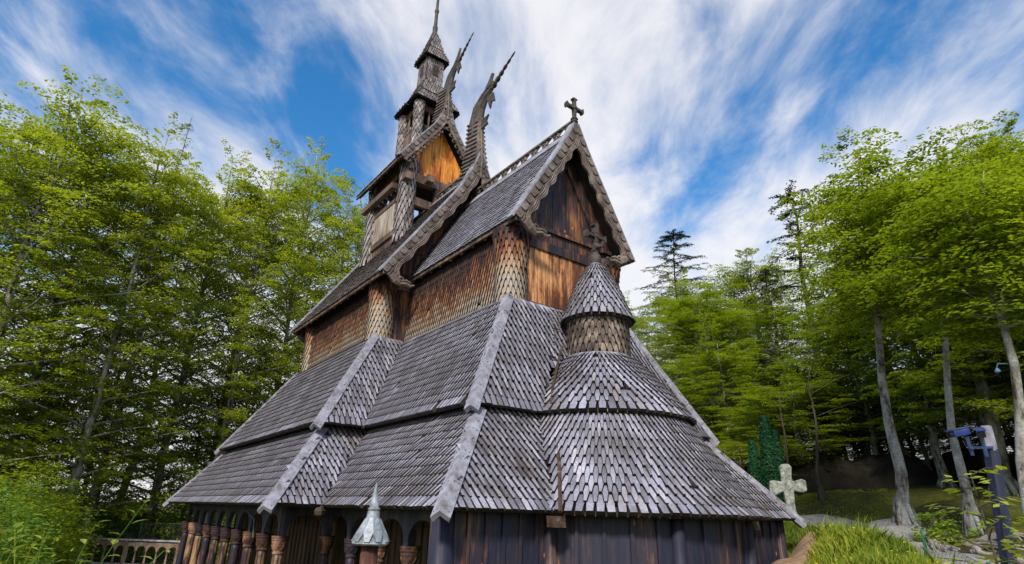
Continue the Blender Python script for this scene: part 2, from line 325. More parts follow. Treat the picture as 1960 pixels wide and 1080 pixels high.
def cone(mb, c, prof, n, ex=.18, L=.4, a0=0, a1=360, test=None, mi=0, deck=1, **k):
    """shingles on a surface of revolution; prof = [(r,z)...] bottom to top"""
    c = V(c); S = [0]
    for (r0, z0), (r1, z1) in zip(prof, prof[1:]): S.append(S[-1]+math.hypot(r1-r0, z1-z0))
    def at(s):
        s = max(0, min(s, S[-1]-1e-6))
        for i in range(len(prof)-1):
            if s <= S[i+1]: t = (s-S[i])/(S[i+1]-S[i]); (r0, z0), (r1, z1) = prof[i], prof[i+1]; return r0+(r1-r0)*t, z0+(z1-z0)*t
    rows = int(S[-1]/ex)
    for q in range(rows+1):
        s = q*ex
        if s > S[-1]-ex*.4: break
        r, z = at(s); LL = min(L, S[-1]-s+.02)
        r1, z1 = at(min(s+LL, S[-1])); dl = math.hypot(r1-r, z1-z)
        for i in range(n):
            t = 2*math.pi*(i+.5*(q % 2))/n; d = math.degrees(t) % 360
            e = V((math.cos(t), math.sin(t), 0)); o = c+e*r+V((0, 0, z))
            if test and not test(o): continue
            u = V((-math.sin(t), math.cos(t), 0)); v = (e*(r1-r)+V((0, 0, z1-z))).normalized(); nn = u.cross(v)
            kk = {**k, 'tip': .36} if q == 0 else k
            shingle(mb, o, u, v, nn, 2*math.pi*(r+r1)/2/n if r > .3 else 2*math.pi*r/n, LL, mi=mi, **kk)
    if deck is not None:
        m = 48; vs = []; 
        for r, z in prof:
            for j in range(m):
                t = 2*math.pi*j/m; vs.append(c+V(((r-.02)*math.cos(t), (r-.02)*math.sin(t), z)))
        fs = []
        for i in range(len(prof)-1):
            for j in range(m):
                q = (i*m+j, i*m+(j+1) % m, (i+1)*m+(j+1) % m, (i+1)*m+j)
                if test and not test((V(vs[q[0]])+V(vs[q[2]]))/2): continue
                fs.append(q)
        mb.add(vs, fs, deck)

def hip(name, B, T, nA, nB, parent, wid=.15, ext=.16, mat_='board', th=.05, exttop=0):
    """two boards meeting over a hip; nA, nB = outward normals of the two roof planes"""
    B, T = V(B), V(T); d = (T-B).normalized(); B = B-d*ext; T = T+d*exttop
    nA, nB = V(nA).normalized(), V(nB).normalized(); m = (nA+nB).normalized(); wid = wid*1.05
    sA = nA.cross(d); sA = sA if sA.dot(nB) < 0 else -sA
    sB = nB.cross(d); sB = sB if sB.dot(nA) < 0 else -sB
    o = B + m*.15; a = MB()
    A1 = o+sA.normalized()*wid-m*.015; B1 = o+sB.normalized()*wid-m*.015
    base = [o, A1, A1-nA*th-m*.03, o-m*(th*1.5), B1-nB*th-m*.03, B1]
    k = max(1, round((T-B).length/1.1)); D_ = T-B; cuts = [0] + [(q+random.uniform(-.15, .15))/k for q in range(1, k)] + [1]
    for f0, f1 in zip(cuts, cuts[1:]):
        jt = m*random.uniform(-.006, .006) + (A1-o).normalized()*random.uniform(-.004, .004)
        a.prism([p+D_*f0+jt for p in base], D_*(f1-f0-.004), 0)
        for sd_, nn_ in ((A1-o, nA), (B1-o, nB)):
            for f in (f0+.06/k, (f0+f1)/2, f1-.06/k):
                for g_ in (.3, .72): c_ = o+D_*f+sd_*g_+nn_*.004; a.tube([c_-nn_*.004, c_+nn_*.006], .008, 6, 1)
    return a.build(name, [M[mat_], M['edge']], parent)

# ------------------------------------------------------------------ church dimensions
XN, XR, HN = 3.72, 1.91, 2.40          # nave core: front, rear (at -XR), half width
XC, HC = 8.44, 1.55                    # choir core: end, half width
lev = [dict(z=0, hc=4.2, xc=10.77, hn=5.17, xn=6.53, xr=4.36),
       dict(z=1.53, hc=2.94, xc=9.56, hn=3.94, xn=5.10, xr=3.66),
       dict(z=1.60, hc=3.12, xc=9.66, hn=4.14, xn=5.38, xr=3.72),
       dict(z=4.10, hc=1.70, xc=8.58, hn=2.54, xn=3.98, xr=2.0)]
GZ = -2.75
church = empty('stave_church', (2.5, 0, GZ), 'dark timber stave church with stacked steep roofs of grey wooden shingles and dragon heads', 'church')
C_ = church
AX, AR = 9.40, .58

def skirt(name, a, b, lift, ex=.19):
    """one roof tier: nave side, nave front, choir side, choir end, backs; tier from level a to level b"""
    A, B = lev[a], dict(lev[b]); z0, z1 = A['z']+lift, B['z']
    if b == 1:      # run the lower tier in under the upper one
        t = 1.16
        B = {k: A[k]+(B[k]-A[k])*t for k in A}; z1 = B['z']
    ring0 = dict(A); ring1 = B
    m = MB()
    P = lambda R_, x, y, z: V((x, y, z))
    for s in (-1, 1):
        def q(pa, pb, pc, pd):
            if s < 0: panel(m, pa, pb, pc, pd, ex=ex)
            else: panel(m, pb, pa, pd, pc, ex=ex)
        q((-A['xr'], s*A['hn'], z0), (A['xn'], s*A['hn'], z0), (-B['xr'], s*B['hn'], z1), (B['xn'], s*B['hn'], z1))
        q((A['xn'], s*A['hn'], z0), (A['xn'], s*A['hc'], z0), (B['xn'], s*B['hn'], z1), (B['xn'], s*B['hc'], z1))
        q((A['xn'], s*A['hc'], z0), (A['xc'], s*A['hc'], z0), (B['xn'], s*B['hc'], z1), (B['xc'], s*B['hc'], z1))
    # rear
    panel(m, (-A['xr'], A['hn'], z0), (-A['xr'], -A['hn'], z0), (-B['xr'], B['hn'], z1), (-B['xr'], -B['hn'], z1), w=.24, ex=.3, L=.5)
    # choir end left and right of the apse
    if a == 0: r0, r1 = 2.42, 1.45
    else: r0, r1 = 1.66, .40
    def endpanel(y0, y1, Y0, Y1): panel(m, (A['xc'], y0, z0), (A['xc'], y1, z0), (B['xc'], Y0, z1), (B['xc'], Y1, z1), ex=ex)
    endpanel(-A['hc'], -r0, -B['hc'], -r1)
    endpanel(r0, A['hc'], r1, B['hc'])
    if a != 0: panel(m, (lev[2]['xc']-.5, -1.2, 2.6), (lev[2]['xc']-.5, 1.2, 2.6), (B['xc'], -.7, z1), (B['xc'], .7, z1), ex=ex)
    o = m.build(name, [M['roof'], M['deck'], M['edge']], C_)
    # boards on the hips and gutters in the valleys
    def nrm(dx, dz): return (dz, dx)
    for s in (-1, 1):
        sl = (A['hn']-B['hn'])/(z1-z0); nS = V((0, s, sl)).normalized(); nE = V((1, 0, (A['xn']-B['xn'])/(z1-z0))).normalized()
        nR = V((-1, 0, (A['xr']-B['xr'])/(z1-z0))).normalized(); nC = V((1, 0, (A['xc']-B['xc'])/(z1-z0))).normalized()
        L1 = lev[b]
        hip('hip_board', (A['xn'], s*A['hn'], z0), (L1['xn'], s*L1['hn'], L1['z']), nS, nE, o)
        hip('hip_board', (-A['xr'], s*A['hn'], z0), (-L1['xr'], s*L1['hn'], L1['z']), nS, nR, o, wid=.11)
        hip('hip_board', (A['xc'], s*A['hc'], z0), (L1['xc'], s*L1['hc'], L1['z']), nS, nC, o)
        g = MB(); g.tube([(A['xn']+.08, s*(A['hc']+.08), z0), (B['xn'], s*B['hc'], z1+.02)], .035, 6)
        if a == 0: g.lathe((A['xn']+.12, s*(A['hc']+.12), -.14), [(.05, 0), (.09, .03), (.10, .10), (.05, .16)], 6)
        g.build('valley_gutter', M['gutter'], o)
    return o
lower = skirt('skirt_roof', 0, 1, 0)
upper = skirt('skirt_roof', 2, 3, .02)

# apse: round lower tiers, drum, cone
def planeX(z):
    if z < 1.58: a, b = lev[0], lev[1]
    else: a, b = lev[2], lev[3]
    return a['xc']+(b['xc']-a['xc'])*(z-a['z'])/(b['z']-a['z'])
m = MB()
cone(m, (AX, 0, 0), [(2.80, 0), (2.42, .42), (2.05, .93), (1.65, 1.52), (1.5, 1.78)], 118, ex=.18, L=.38, test=lambda p: p.x > planeX(p.z)-.03)
ap1 = m.build('apse_roof', [M['roof'], M['deck'], M['edge']], C_)
m = MB()
cone(m, (AX, 0, 0), [(1.72, 1.62), (1.58, 1.84), (1.36, 2.12), (1.10, 2.42), (.82, 2.72), (.62, 2.92)], 66, ex=.165, L=.35, test=lambda p: p.x > planeX(p.z)-.03 or p.z > 2.5)
ap2 = m.build('apse_roof', [M['roof'], M['deck'], M['edge']], C_)
for s in (-1, 1):
    g = MB(); g.tube([(10.97, s*2.42, .04), (10.49, s*2.02, .74), (9.84, s*1.56, 1.55)], .032, 6)
    g.prism([(10.80, s*2.42-.10, -.16), (10.98, s*2.42-.10, -.16), (10.98, s*2.42+.10, -.16), (10.80, s*2.42+.10, -.16)], (-.02, 0, .15))
    g.build('gutter', M['gutter'], ap1)
    g = MB(); g.tube([(9.86, s*1.66, 1.68), (9.68, s*1.46, 2.14), (9.40, s*1.10, 2.66), (9.18, s*.78, 3.12)], .026, 6); g.build('gutter', M['gutter'], ap2)
m = MB(); cone(m, (AX, 0, 0), [(AR, 2.86), (AR, 3.85)], 30, ex=.15, L=.30, th=.042, lift=.03, tip=.05, sh=.62, fill=.88)
m.build('apse_drum', [M['tar_drum'], M['deck'], M['edge']], C_)
m = MB(); cone(m, (AX, 0, 0), [(.72, 3.70), (.66, 3.86), (.57, 4.12), (.44, 4.45), (.28, 4.78), (.13, 5.02)], 30, ex=.135, L=.28, th=.022, lift=.035)
m.lathe((AX, 0, 3.69), [(.45, 0), (.71, .0), (.70, .03), (.5, .05)], 28, 1)
apc = m.build('apse_cone_roof', [M['roof'], M['deck'], M['edge']], C_)
m = MB(); m.lathe((AX, 0, 4.98), [(.14, 0), (.13, .05), (.09, .08), (.12, .16), (.125, .24), (.08, .32), (.06, .38)], 14)
def cross(mb, c, ux, uz, n_, s, th):
    c, ux, uz, n_ = V(c), V(ux), V(uz), V(n_)
    # flared arms
    pts = []
    for k in range(4):
        a = [ux, uz, -ux, -uz][k]; b = [uz, -ux, -uz, ux][k]
        L_ = s*(1.0 if k != 3 else 1.25)
        pts += [c+a*.13*s-b*.13*s, c+a*L_*.72-b*.10*s, c+a*L_*.86-b*.27*s, c+a*L_*.95-b*.24*s, c+a*L_+b*0, c+a*L_*.95+b*.24*s, c+a*L_*.86+b*.27*s, c+a*L_*.72+b*.10*s]
    mb.prism([p-n_*th/2 for p in pts], n_*th)
    ring = [c+ux*math.cos(t)*.40*s+uz*math.sin(t)*.40*s for t in [2*math.pi*i/20 for i in range(21)]]
    mb.tube([p for p in ring], .05*s, 6, up=tuple(n_))
    for sg in (-1, 1): mb.tube([c+n_*sg*th*.4, c+n_*sg*(th*.5+.03)], [.15*s, .10*s], 10)
cross(m, (AX, 0, 5.72), (0, 1, 0), (0, 0, 1), (1, 0, 0), .31, .12)
m.tube([(AX, 0, 5.55), (AX+.08, .0, 5.45), (AX+.2, .0, 5.42), (AX+.26, 0, 5.52)], [.05, .06, .05, .03], 6)
m.build('cross_finial', M['carvedark'], apc)

# ------------------------------------------------------------------ core walls
def shingle_wall(name, a, b, z0, z1, mats, ex=.15, w=.10, parent=None, **k):
    m = MB(); kk = dict(th=.058, lift=.03, tip=.08, sh=.62, fill=.90); kk.update(k)
    panel(m, (a[0], a[1], z0), (b[0], b[1], z0), (a[0], a[1], z1), (b[0], b[1], z1), w=w, ex=ex, L=.30, **kk)
    return m.build(name, mats, parent or C_)
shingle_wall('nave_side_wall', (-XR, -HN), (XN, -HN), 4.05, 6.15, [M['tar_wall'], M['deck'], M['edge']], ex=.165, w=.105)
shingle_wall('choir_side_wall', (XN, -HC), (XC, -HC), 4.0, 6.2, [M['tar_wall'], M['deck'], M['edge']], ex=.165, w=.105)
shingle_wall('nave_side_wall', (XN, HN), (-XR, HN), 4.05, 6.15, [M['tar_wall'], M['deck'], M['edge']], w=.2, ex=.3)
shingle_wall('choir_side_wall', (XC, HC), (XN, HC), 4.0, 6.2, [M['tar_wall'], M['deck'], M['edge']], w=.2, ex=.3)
def round_post(name, x, y, z0, z1, r, mt, n=20, parent=None, flare=.10):
    m = MB(); cone(m, (x, y, 0), [(r, z0), (r*.98, (z0+z1)/2), (r+flare*.3, z1-.35), (r+flare, z1)], n, ex=.155, L=.31, th=.042, lift=.03, tip=.05, sh=.62, fill=.88)
    return m.build(name, [mt, M['deck'], M['edge']], parent or C_)
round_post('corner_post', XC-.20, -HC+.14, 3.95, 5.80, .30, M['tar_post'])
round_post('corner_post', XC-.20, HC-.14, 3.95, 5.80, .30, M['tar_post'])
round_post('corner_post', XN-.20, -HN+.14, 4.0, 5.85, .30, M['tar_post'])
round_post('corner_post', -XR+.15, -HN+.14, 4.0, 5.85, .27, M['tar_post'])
def plank_wall(name, x, y0, y1, z0, ztop, mt, pw=.30, th=.04, parent=None):
    """vertical planks in the plane X = x; ztop(y) gives the top"""
    m = MB(); n = max(1, round((y1-y0)/pw)); d = (y1-y0)/n
    for i in range(n):
        a, b = y0+i*d+.006, y0+(i+1)*d-.006; off = random.uniform(0, .012)
        za, zb = ztop(a), ztop(b); zm = ztop((a+b)/2)
        pts = [(x-th+off, a, z0), (x-th+off, b, z0), (x-th+off, b, zb)] + ([(x-th+off, (a+b)/2, zm)] if zm > max(za, zb) else []) + [(x-th+off, a, za)]
        m.prism(pts, (th, 0, 0))
    return m.build(name, mt, parent or C_)
CE, CRZ, CEZ, CG = 1.78, 8.90, 5.85, 8.86       # choir roof: eave half width, ridge, eave height, front plane
NE, NRZ, NEZ, NG = 2.78, 9.86, 5.72, 4.54
gab = lambda rz, ez, e: (lambda y: rz-.16-(rz-ez)*abs(y)/e)
gc = gab(CRZ, CEZ, CE); gn = gab(NRZ, NEZ, NE)
w1 = plank_wall('choir_gable_wall', XC+.02, -1.20, 1.20, 4.15, lambda y: 5.52, M['plank_door'], .34)
plank_wall('gable_panel', XC-.02, -1.6, 1.6, 5.70, lambda y: max(5.72, gc(y)), M['plank'], .42, parent=w1)
m = MB(); m.box((XC-.05, -1.25, 4.02), (XC+.09, 1.25, 4.20)); m.box((XC-.05, -1.55, 5.50), (XC+.07, 1.55, 5.72)); m.box((XC-.05, -1.5, 6.02), (XC+.05, 1.5, 6.12))
m.bar((XC+.02, -1.15, 6.0), (XC+.02, -.03, 8.0), .10, .08, (1, 0, 0)); m.bar((XC+.02, 1.15, 6.0), (XC+.02, .03, 8.0), .10, .08, (1, 0, 0))
m.build('gable_beam', M['plank'], w1)
w2 = plank_wall('nave_gable_wall', XN+.02, -HN+.2, HN-.2, 4.0, lambda y: max(5.8, gn(y)), M['plank'], .34)
m = MB(); m.box((XN-.05, -HN+.2, 4.02), (XN+.09, -HC, 4.20)); m.build('sill_beam', M['beam'], w2); m = MB(); m.box((XN-.05, -2.2, 5.62), (XN+.08, -1.2, 5.80)); m.build('tie_beam', M['beam'], w2)
pa = plank_wall('gable_panel', XN+.06, -1.9, 1.9, 6.1, lambda y: max(6.2, gn(y)-.25), M['plank_glow'], .36, parent=w2)

# ------------------------------------------------------------------ gabled roofs
def gable_roof(name, xf, xr, e, ez, rz, mt, w=.12, ex=.17, sides=(-1, 1), L=.38):
    m = MB()
    for s in sides:
        if s < 0: panel(m, (xr, -e, ez), (xf, -e, ez), (xr, 0, rz), (xf, 0, rz), w=w, ex=ex, L=L, th=.026, lift=.03, tip=.34)
        else: panel(m, (xf, e, ez), (xr, e, ez), (xf, 0, rz), (xr, 0, rz), w=w*1.5, ex=ex*1.3, L=L)
    return m.build(name, [mt, M['deck'], M['edge']], C_)
croof = gable_roof('choir_roof', CG, XN, CE, CEZ, CRZ, M['roof'], w=.13, ex=.155)
nroof = gable_roof('nave_roof', NG, -2.78, NE, NEZ, NRZ, M['roofold'], w=.125, ex=.17)
def crest(x0, x1, z, h, parent, step=.42):
    m = MB(); m.box((x0, -.05, z), (x1, .05, z+.07)); m.box((x0, -.045, z+h-.05), (x1, .045, z+h))
    n = int((x1-x0)/step); d = (x1-x0)/n; zc = z+.07+(h-.12)/2; r = (h-.12)/2
    for i in range(n):
        c = x0+(i+.5)*d
        m.tube([(c+math.cos(t)*r*.95, 0, zc+math.sin(t)*r*.95) for t in [2*math.pi*j/12 for j in range(13)]], .024, 5, up=(0, 1, 0))
        m.tube([(c+math.cos(t)*r*.45, 0, zc+math.sin(t)*r*.45) for t in [2*math.pi*j/8 for j in range(9)]], .018, 5, up=(0, 1, 0))
        for sg in (-1, 1):
            m.tube([(c-d*.5, .02*sg, zc-sg*r), (c-d*.28, .02*sg, zc-sg*r*.5), (c, .02*sg, zc-sg*.02), (c+d*.28, .02*sg, zc+sg*r*.5), (c+d*.5, .02*sg, zc+sg*r)], .020, 5)
    return m.build('ridge_crest', M['carved'], parent)
crest(XN+.05, CG-.05, CRZ-.02, .34, croof)
crest(-2.7, -1.2, NRZ-.02, .34, nroof); crest(1.85, NG-.25, NRZ-.02, .34, nroof)
for s in (-1, 1):
    m = MB(); m.bar((XN, s*.17, CRZ-.17), (CG, s*.17, CRZ-.17), .035, .30, (0, -s*.5, .86)); m.build('ridge_board', M['board'], croof)
    m = MB(); m.bar((-2.7, s*.17, NRZ-.13), (NG, s*.17, NRZ-.13), .035, .26, (0, -s*.55, .84)); m.build('ridge_board', M['board'], nroof)
for s in (-1, 1):
    m = MB()
    m.box((XN, s*1.62-.05, CEZ+.02), (CG-.2, s*1.62+.05, CEZ+.12)); 
    for i in range(9): x = XN+.4+i*.5; m.bar((x, s*1.3, CEZ+.70), (x, s*(CE-.03), CEZ-.07), .09, .10)
    m.bar((XN, s*(CE-.02), CEZ-.02), (CG, s*(CE-.02), CEZ-.02), .05, .10)
    m.build('eave_rafters', M['beam'], croof)
for s in (-1, 1):
    m = MB()
    for i in range(13): x = -2.6+i*.52; m.bar((x, s*2.2, NEZ+.78), (x, s*(NE-.03), NEZ-.07), .09, .10)
    m.bar((-2.78, s*(NE-.02), NEZ-.02), (NG, s*(NE-.02), NEZ-.02), .05, .10)
    m.build('eave_rafters', M['beam'], nroof)

def barge(parent, xf, e, ez, rz, s, style, flare=0, n=14, sag=0.0):
    """carved verge board along one slope of a gable"""
    P0, P1 = V((xf, s*e, ez)), V((xf, 0, rz)); d = (P1-P0).normalized(); up = V((0, -d.z*s*-1, abs(d.y)))
    up = V((0, s*d.z, -s*d.y)); up = up if up.z > 0 else -up; up.normalize()
    Ln = (P1-P0).length
    def at(t, h, x=0):
        p = P0.lerp(P1, t)+up*h; k = max(0, (t-.72)/.28)
        p = p+V((x, 0, flare*k*k)) - up*sag*math.sin(math.pi*t); return p
    m = MB(); k = 20
    # silver cap board lying along the roof's edge
    for i in range(k):
        a, b = i/k-.02*(i == 0), (i+1)/k
        m.prism([at(a, .10, -.20), at(a, .10, .03), at(a, .055, .03), at(a, .055, -.20)], at(b, .1)-at(a, .1), 0)
    # vertical slat ends at the roof edge
    cap = m.build('verge_board', M['board'], parent)
    m = MB(); nt_ = int(Ln/.24)
    for i in range(nt_):       # row of overlapping scalloped tiles
        a, b = i/nt_, (i+1.12)/nt_; c0 = .045; hgt = .14
        pts = [at(a, c0), at(b, c0)] + [at(a+(b-a)*q, c0-hgt*(.80+.25*math.sin(math.pi*q*.9+.2)) if 0 < q < 1 else c0-hgt*.75) for q in (1, .85, .6, .35, .12, 0)]
        tilt = .03
        m.prism([p+V((0.0+.03*j_, 0, 0)) for j_, p in zip([1, 0, 0, 0, .3, .6, 1, 1], pts)], (.035, 0, 0))
    m.build('verge_scallops', M['carved'], cap)
    m = MB()
    if style == 'wave':
        q = 46; topl = []; botl = []
        for i in range(q+1):
            t = i/q*.97; ww = .17+.032*math.sin(i*.95)+(.12 if t < .05 else 0)
            topl.append(at(t, -.08, -.03)); botl.append(at(t, -.10-ww, -.03))
        for i in range(q): m.prism([topl[i], topl[i+1], botl[i+1], botl[i]], (.05, 0, 0))
        for hh in (.25, .5, .75, .97):      # carved strands following the wave
            m.tube([topl[i].lerp(botl[i], hh)+V((.055, 0, 0)) for i in range(q+1)], .018, 5)
        # curled foot with a small beast's head
        f = at(0, -.30, 0)
        cu = [f+V((.02, 0, .10)), f+V((.03, -s*.10, -.02)), f+V((.03, -s*.24, -.10)), f+V((.04, -s*.40, -.06)), f+V((.05, -s*.52, -.10)), f+V((.05, -s*.64, -.05))]
        m.tube(cu, [.11, .10, .07, .06, .05, .03], 7); m.tube([c+V((.03, 0, .08)) for c in cu[1:5]], [.05, .04, .04, .02], 6)
        m.tube([cu[2], cu[2]+V((.02, s*.08, .12)), cu[2]+V((.02, s*.0, .20)), cu[2]+V((.02, -s*.08, .14))], [.035, .035, .03, .02], 6)
    else:
        q = 2*n; topl = [at(i/q, -.08, -.02) for i in range(q+1)]; botl = [at(i/q, -.22, -.02) for i in range(q+1)]
        for i in range(q): m.prism([topl[i], topl[i+1], botl[i+1], botl[i]], (.05, 0, 0))
        for i in range(n):
            c = at((i+.5)/n, -.27, .01); r = .065
            m.tube([c+V((0, math.cos(t)*r, math.sin(t)*r)) for t in [s*(j*.62)+(.8) for j in range(8)]], [.028]*6+[.022, .012], 6)
    m.build('carved_verge_edge', M['carved'], cap)
    return cap
for s in (-1, 1):
    barge(croof, CG, CE, CEZ, CRZ, s, 'wave', flare=.12)
    barge(nroof, NG, NE, NEZ, NRZ, s, 'wave', flare=.55)
    barge(nroof, -2.8, NE, NEZ, NRZ, s, 'wave', flare=.3)
# soffit behind the choir gable
m = MB(); m.lathe((CG-.06, 0, CRZ+.22), [(.10, 0), (.07, .06), (.10, .10), (.06, .16)], 10)
cross(m, (CG-.06, 0, CRZ+.66), (0, 1, 0), (0, 0, 1), (1, 0, 0), .30, .10)
m.build('gable_cross', M['carvedark'], croof)

def mantle(parent, x0, x1, prof, slats=9):
    """ribbed wooden neck that rises from the gable's point; prof = [(half width, z, xfront)]"""
    m = MB()
    for (w0, z0, f0), (w1_, z1, f1) in zip(prof, prof[1:]):
        m.add([(x0, -w0, z0), (f0, -w0, z0), (f0, w0, z0), (x0, w0, z0), (x0+(z1-prof[0][1])*.0, -w1_, z1), (f1, -w1_, z1), (f1, w1_, z1), (x0, w1_, z1)],
              [(0, 1, 5, 4), (1, 2, 6, 5), (2, 3, 7, 6), (3, 0, 4, 7), (4, 5, 6, 7)], 0)
    zt0, zt1 = prof[0][1], prof[-1][1]
    def at(z):
        for (w0, z0, f0), (w1_, z1, f1) in zip(prof, prof[1:]):
            if z <= z1+1e-6: t = (z-z0)/(z1-z0); return w0+(w1_-w0)*t, f0+(f1-f0)*t
        return prof[-1][0], prof[-1][2]
    for i in range(slats):
        z = zt0+(zt1-zt0)*(i+.5)/slats; w0, f0 = at(z)
        for s in (-1, 1): m.bar((x0-.02, s*(w0+.02), z+.10), (f0+.01, s*(w0+.02), z-.06), .05, .05)
        m.box((f0-.02, -w0*.45, z-.03), (f0+.05, w0*.45, z+.03))
    m.tube([(f+.02, 0, z) for w_, z, f in prof], .05, 6)
    return m.build('gable_neck', M['carved'], parent)
def dragon(parent, neck, ear, tongue, tabs, k=1.0):
    m = MB()
    m.tube([(x, 0, z) for x, z, r in neck], [r for x, z, r in neck], 8, flat=.55, up=(0, 0, 1) if 0 else None)
    m.tube([(x, 0, z) for x, z, r in ear], [r for x, z, r in ear], 6, flat=.7)
    # two strands twist round each other to a point
    (x0, z0), (x1, z1) = tongue; n = 26
    dx, dz = x1-x0, z1-z0; Lt = math.hypot(dx, dz); nx, nz = -dz/Lt, dx/Lt
    for ph in (0, math.pi):
        m.tube([(x0+dx*i/n+nx*math.cos(ph+i*.75)*.055*k*(1-i/n*.8), math.sin(ph+i*.75)*.05*k*(1-i/n*.8), z0+dz*i/n+nz*math.cos(ph+i*.75)*.055*k*(1-i/n*.8)) for i in range(n+1)],
               [.055*k*(1-.75*i/n) for i in range(n+1)], 6)
    for pts in tabs:
        m.prism([(x, -.03, z) for x, z in pts], (0, .06, 0))
    for s in (-1, 1):      # carved bands and eye
        m.tube([(x+.02, s*r*.50, z) for x, z, r in neck], [.03*k]*len(neck), 5)
        x, z, r = neck[-2]; m.tube([(x, s*r*.3, z), (x, s*(r*.55+.03), z)], [.07*k, .04*k], 8)
    return m.build('dragon_head', M['carvedark'], parent)
mantle(nroof, 3.80, NG, [(.34, 9.55, NG), (.22, 10.1, NG+.02), (.15, 10.7, NG-.04), (.12, 11.4, NG-.12), (.11, 11.85, NG-.12)], 14)
dragon(nroof, [(4.15, 11.3, .28), (4.12, 11.9, .33), (4.25, 12.35, .30), (4.55, 12.65, .22), (4.85, 12.80, .15), (5.1, 12.88, .10)],
       [(4.60, 12.75, .12), (4.82, 13.05, .09), (4.98, 13.32, .07)], ((4.95, 12.72), (6.17, 13.36)),
       [[(4.70, 12.55), (5.05, 12.52), (5.16, 12.12), (4.98, 12.2), (4.92, 11.95), (4.80, 12.25)], [(4.35, 11.75), (4.85, 11.78), (4.74, 11.62), (4.82, 11.44), (4.4, 11.42)]])

# ------------------------------------------------------------------ tower
TX = .36
bel = MB(); bel.box((TX-1.3, -1.12, 7.9), (TX+1.2, -1.06, 8.6)); 
tow = bel.build('belfry', M['beam'], C_)
BX0, BX1, BY = -1.14, 1.83, 1.25
for x in (BX0+.2, BX1-.22):
    for y in (-BY+.2, BY-.2):
        m = MB(); cone(m, (x, y, 0), [(.27, 8.0), (.25, 9.4), (.24, 10.6), (.30, 11.2)], 13, ex=.22, L=.42, th=.03, lift=.04, tip=.10, sh=.48, fill=.8)
        m.build('belfry_post', [M['tar_belfry'], M['deck'], M['edge']], tow)
def side_panelwork(y, s):
    m = MB(); n = 7; x0, x1 = BX0+.42, BX1-.5
    d = (x1-x0)/n
    for i in range(n): m.box((x0+i*d+.008, y-.03, 8.75), (x0+(i+1)*d-.008, y+.01, 9.85))
    m.build('belfry_boarding', M['plank_pale'], tow)
    m = MB(); m.box((x0-.1, y-.06, 8.55), (x1+.1, y+.05, 8.76)); m.box((x0-.1, y-.06, 9.85), (x1+.1, y+.05, 10.0)); m.box((BX0-.15, y-.08, 10.75), (BX1+.15, y+.08, 11.0))
    m.box((x0-.1, y-.05, 8.5), (x0, y+.05, 10.8)); m.box((x1, y-.05, 8.5), (x1+.1, y+.05, 10.8))
    m.build('belfry_rail', M['beam'], tow)
    m = MB()
    for i in range(6):
        x = x0+.15+i*(x1-x0-.3)/5; m.lathe((x, y, 10.0), [(.05, 0), (.03, .08), (.055, .30), (.03, .5), (.06, .62), (.06, .76)], 8)
    m.build('balusters', M['carvedark'], tow)
side_panelwork(-BY+.12, -1); side_panelwork(BY-.12, 1)
bw = plank_wall('belfry_gable_panel', BX1-.12, -1.2, 1.2, 10.75, lambda y: max(10.8, 13.05-(2.0)*abs(y)/1.3), M['plank_hot'], .30, parent=tow)
m = MB(); m.box((BX1-.22, -1.2, 10.40), (BX1+.02, 1.2, 10.74)); m.box((BX1-.18, -1.1, 9.55), (BX1-.04, 1.1, 9.85)); m.box((BX1-.2, -.08, 8.6), (BX1+.0, .08, 10.4))
m.box((BX1-.1, -.55, 10.45), (BX1+.28, -.30, 10.70)); m.box((BX1-.1, .30, 10.45), (BX1+.28, .55, 10.70)); m.box((BX1-.1, -1.35, 10.3), (BX1+.22, -1.1, 10.55))
m.box((BX0-.25, -1.45, 10.25), (BX1-.6, -1.25, 10.45))
m.box((BX0-.1, -1.2, 10.95), (BX1-.15, -1.12, 11.7)); m.box((BX0-.1, 1.12, 10.95), (BX1-.15, 1.2, 11.7)); m.build('belfry_beam', M['beam'], tow)
m = MB(); m.box((BX0+.3, -1.0, 8.2), (BX1-.4, 1.0, 8.3)); m.build('belfry_floor', M['deck'], tow); m = MB(); m.box((BX0+.3, -1.0, 10.9), (BX1-.4, 1.0, 11.0)); m.build('belfry_ceiling', M['deck'], tow)
BE, BEZ, BRZ, BF, BR_ = 1.62, 11.0, 13.40, 2.10, -1.62
m = MB()
panel(m, (BR_, -BE, BEZ), (BF, -BE, BEZ), (BR_, 0, BRZ), (BF, 0, BRZ), w=.15, ex=.17, L=.38, th=.026, lift=.03, tip=.34)
panel(m, (BF, BE, BEZ), (BR_, BE, BEZ), (BF, 0, BRZ), (BR_, 0, BRZ), w=.2, ex=.2, L=.38)
broof = m.build('belfry_roof', [M['roofold'], M['deck'], M['edge']], C_)
for s in (-1, 1):
    m = MB()
    for i in range(8): x = BR_+.25+i*.46; m.bar((x, s*1.1, BEZ+.70), (x, s*(BE-.03), BEZ-.08), .08, .09)
    m.bar((BR_, s*(BE-.01), BEZ-.03), (BF, s*(BE-.01), BEZ-.03), .05, .09)
    m.build('eave_rafters', M['beam'], broof)
for s in (-1, 1): barge(broof, BF, BE, BEZ, BRZ, s, 'curl', flare=.35, n=13)
mantle(broof, 1.45, BF, [(.26, 13.2, BF), (.17, 13.7, BF), (.11, 14.3, BF-.06), (.09, 14.75, BF-.12)], 10)
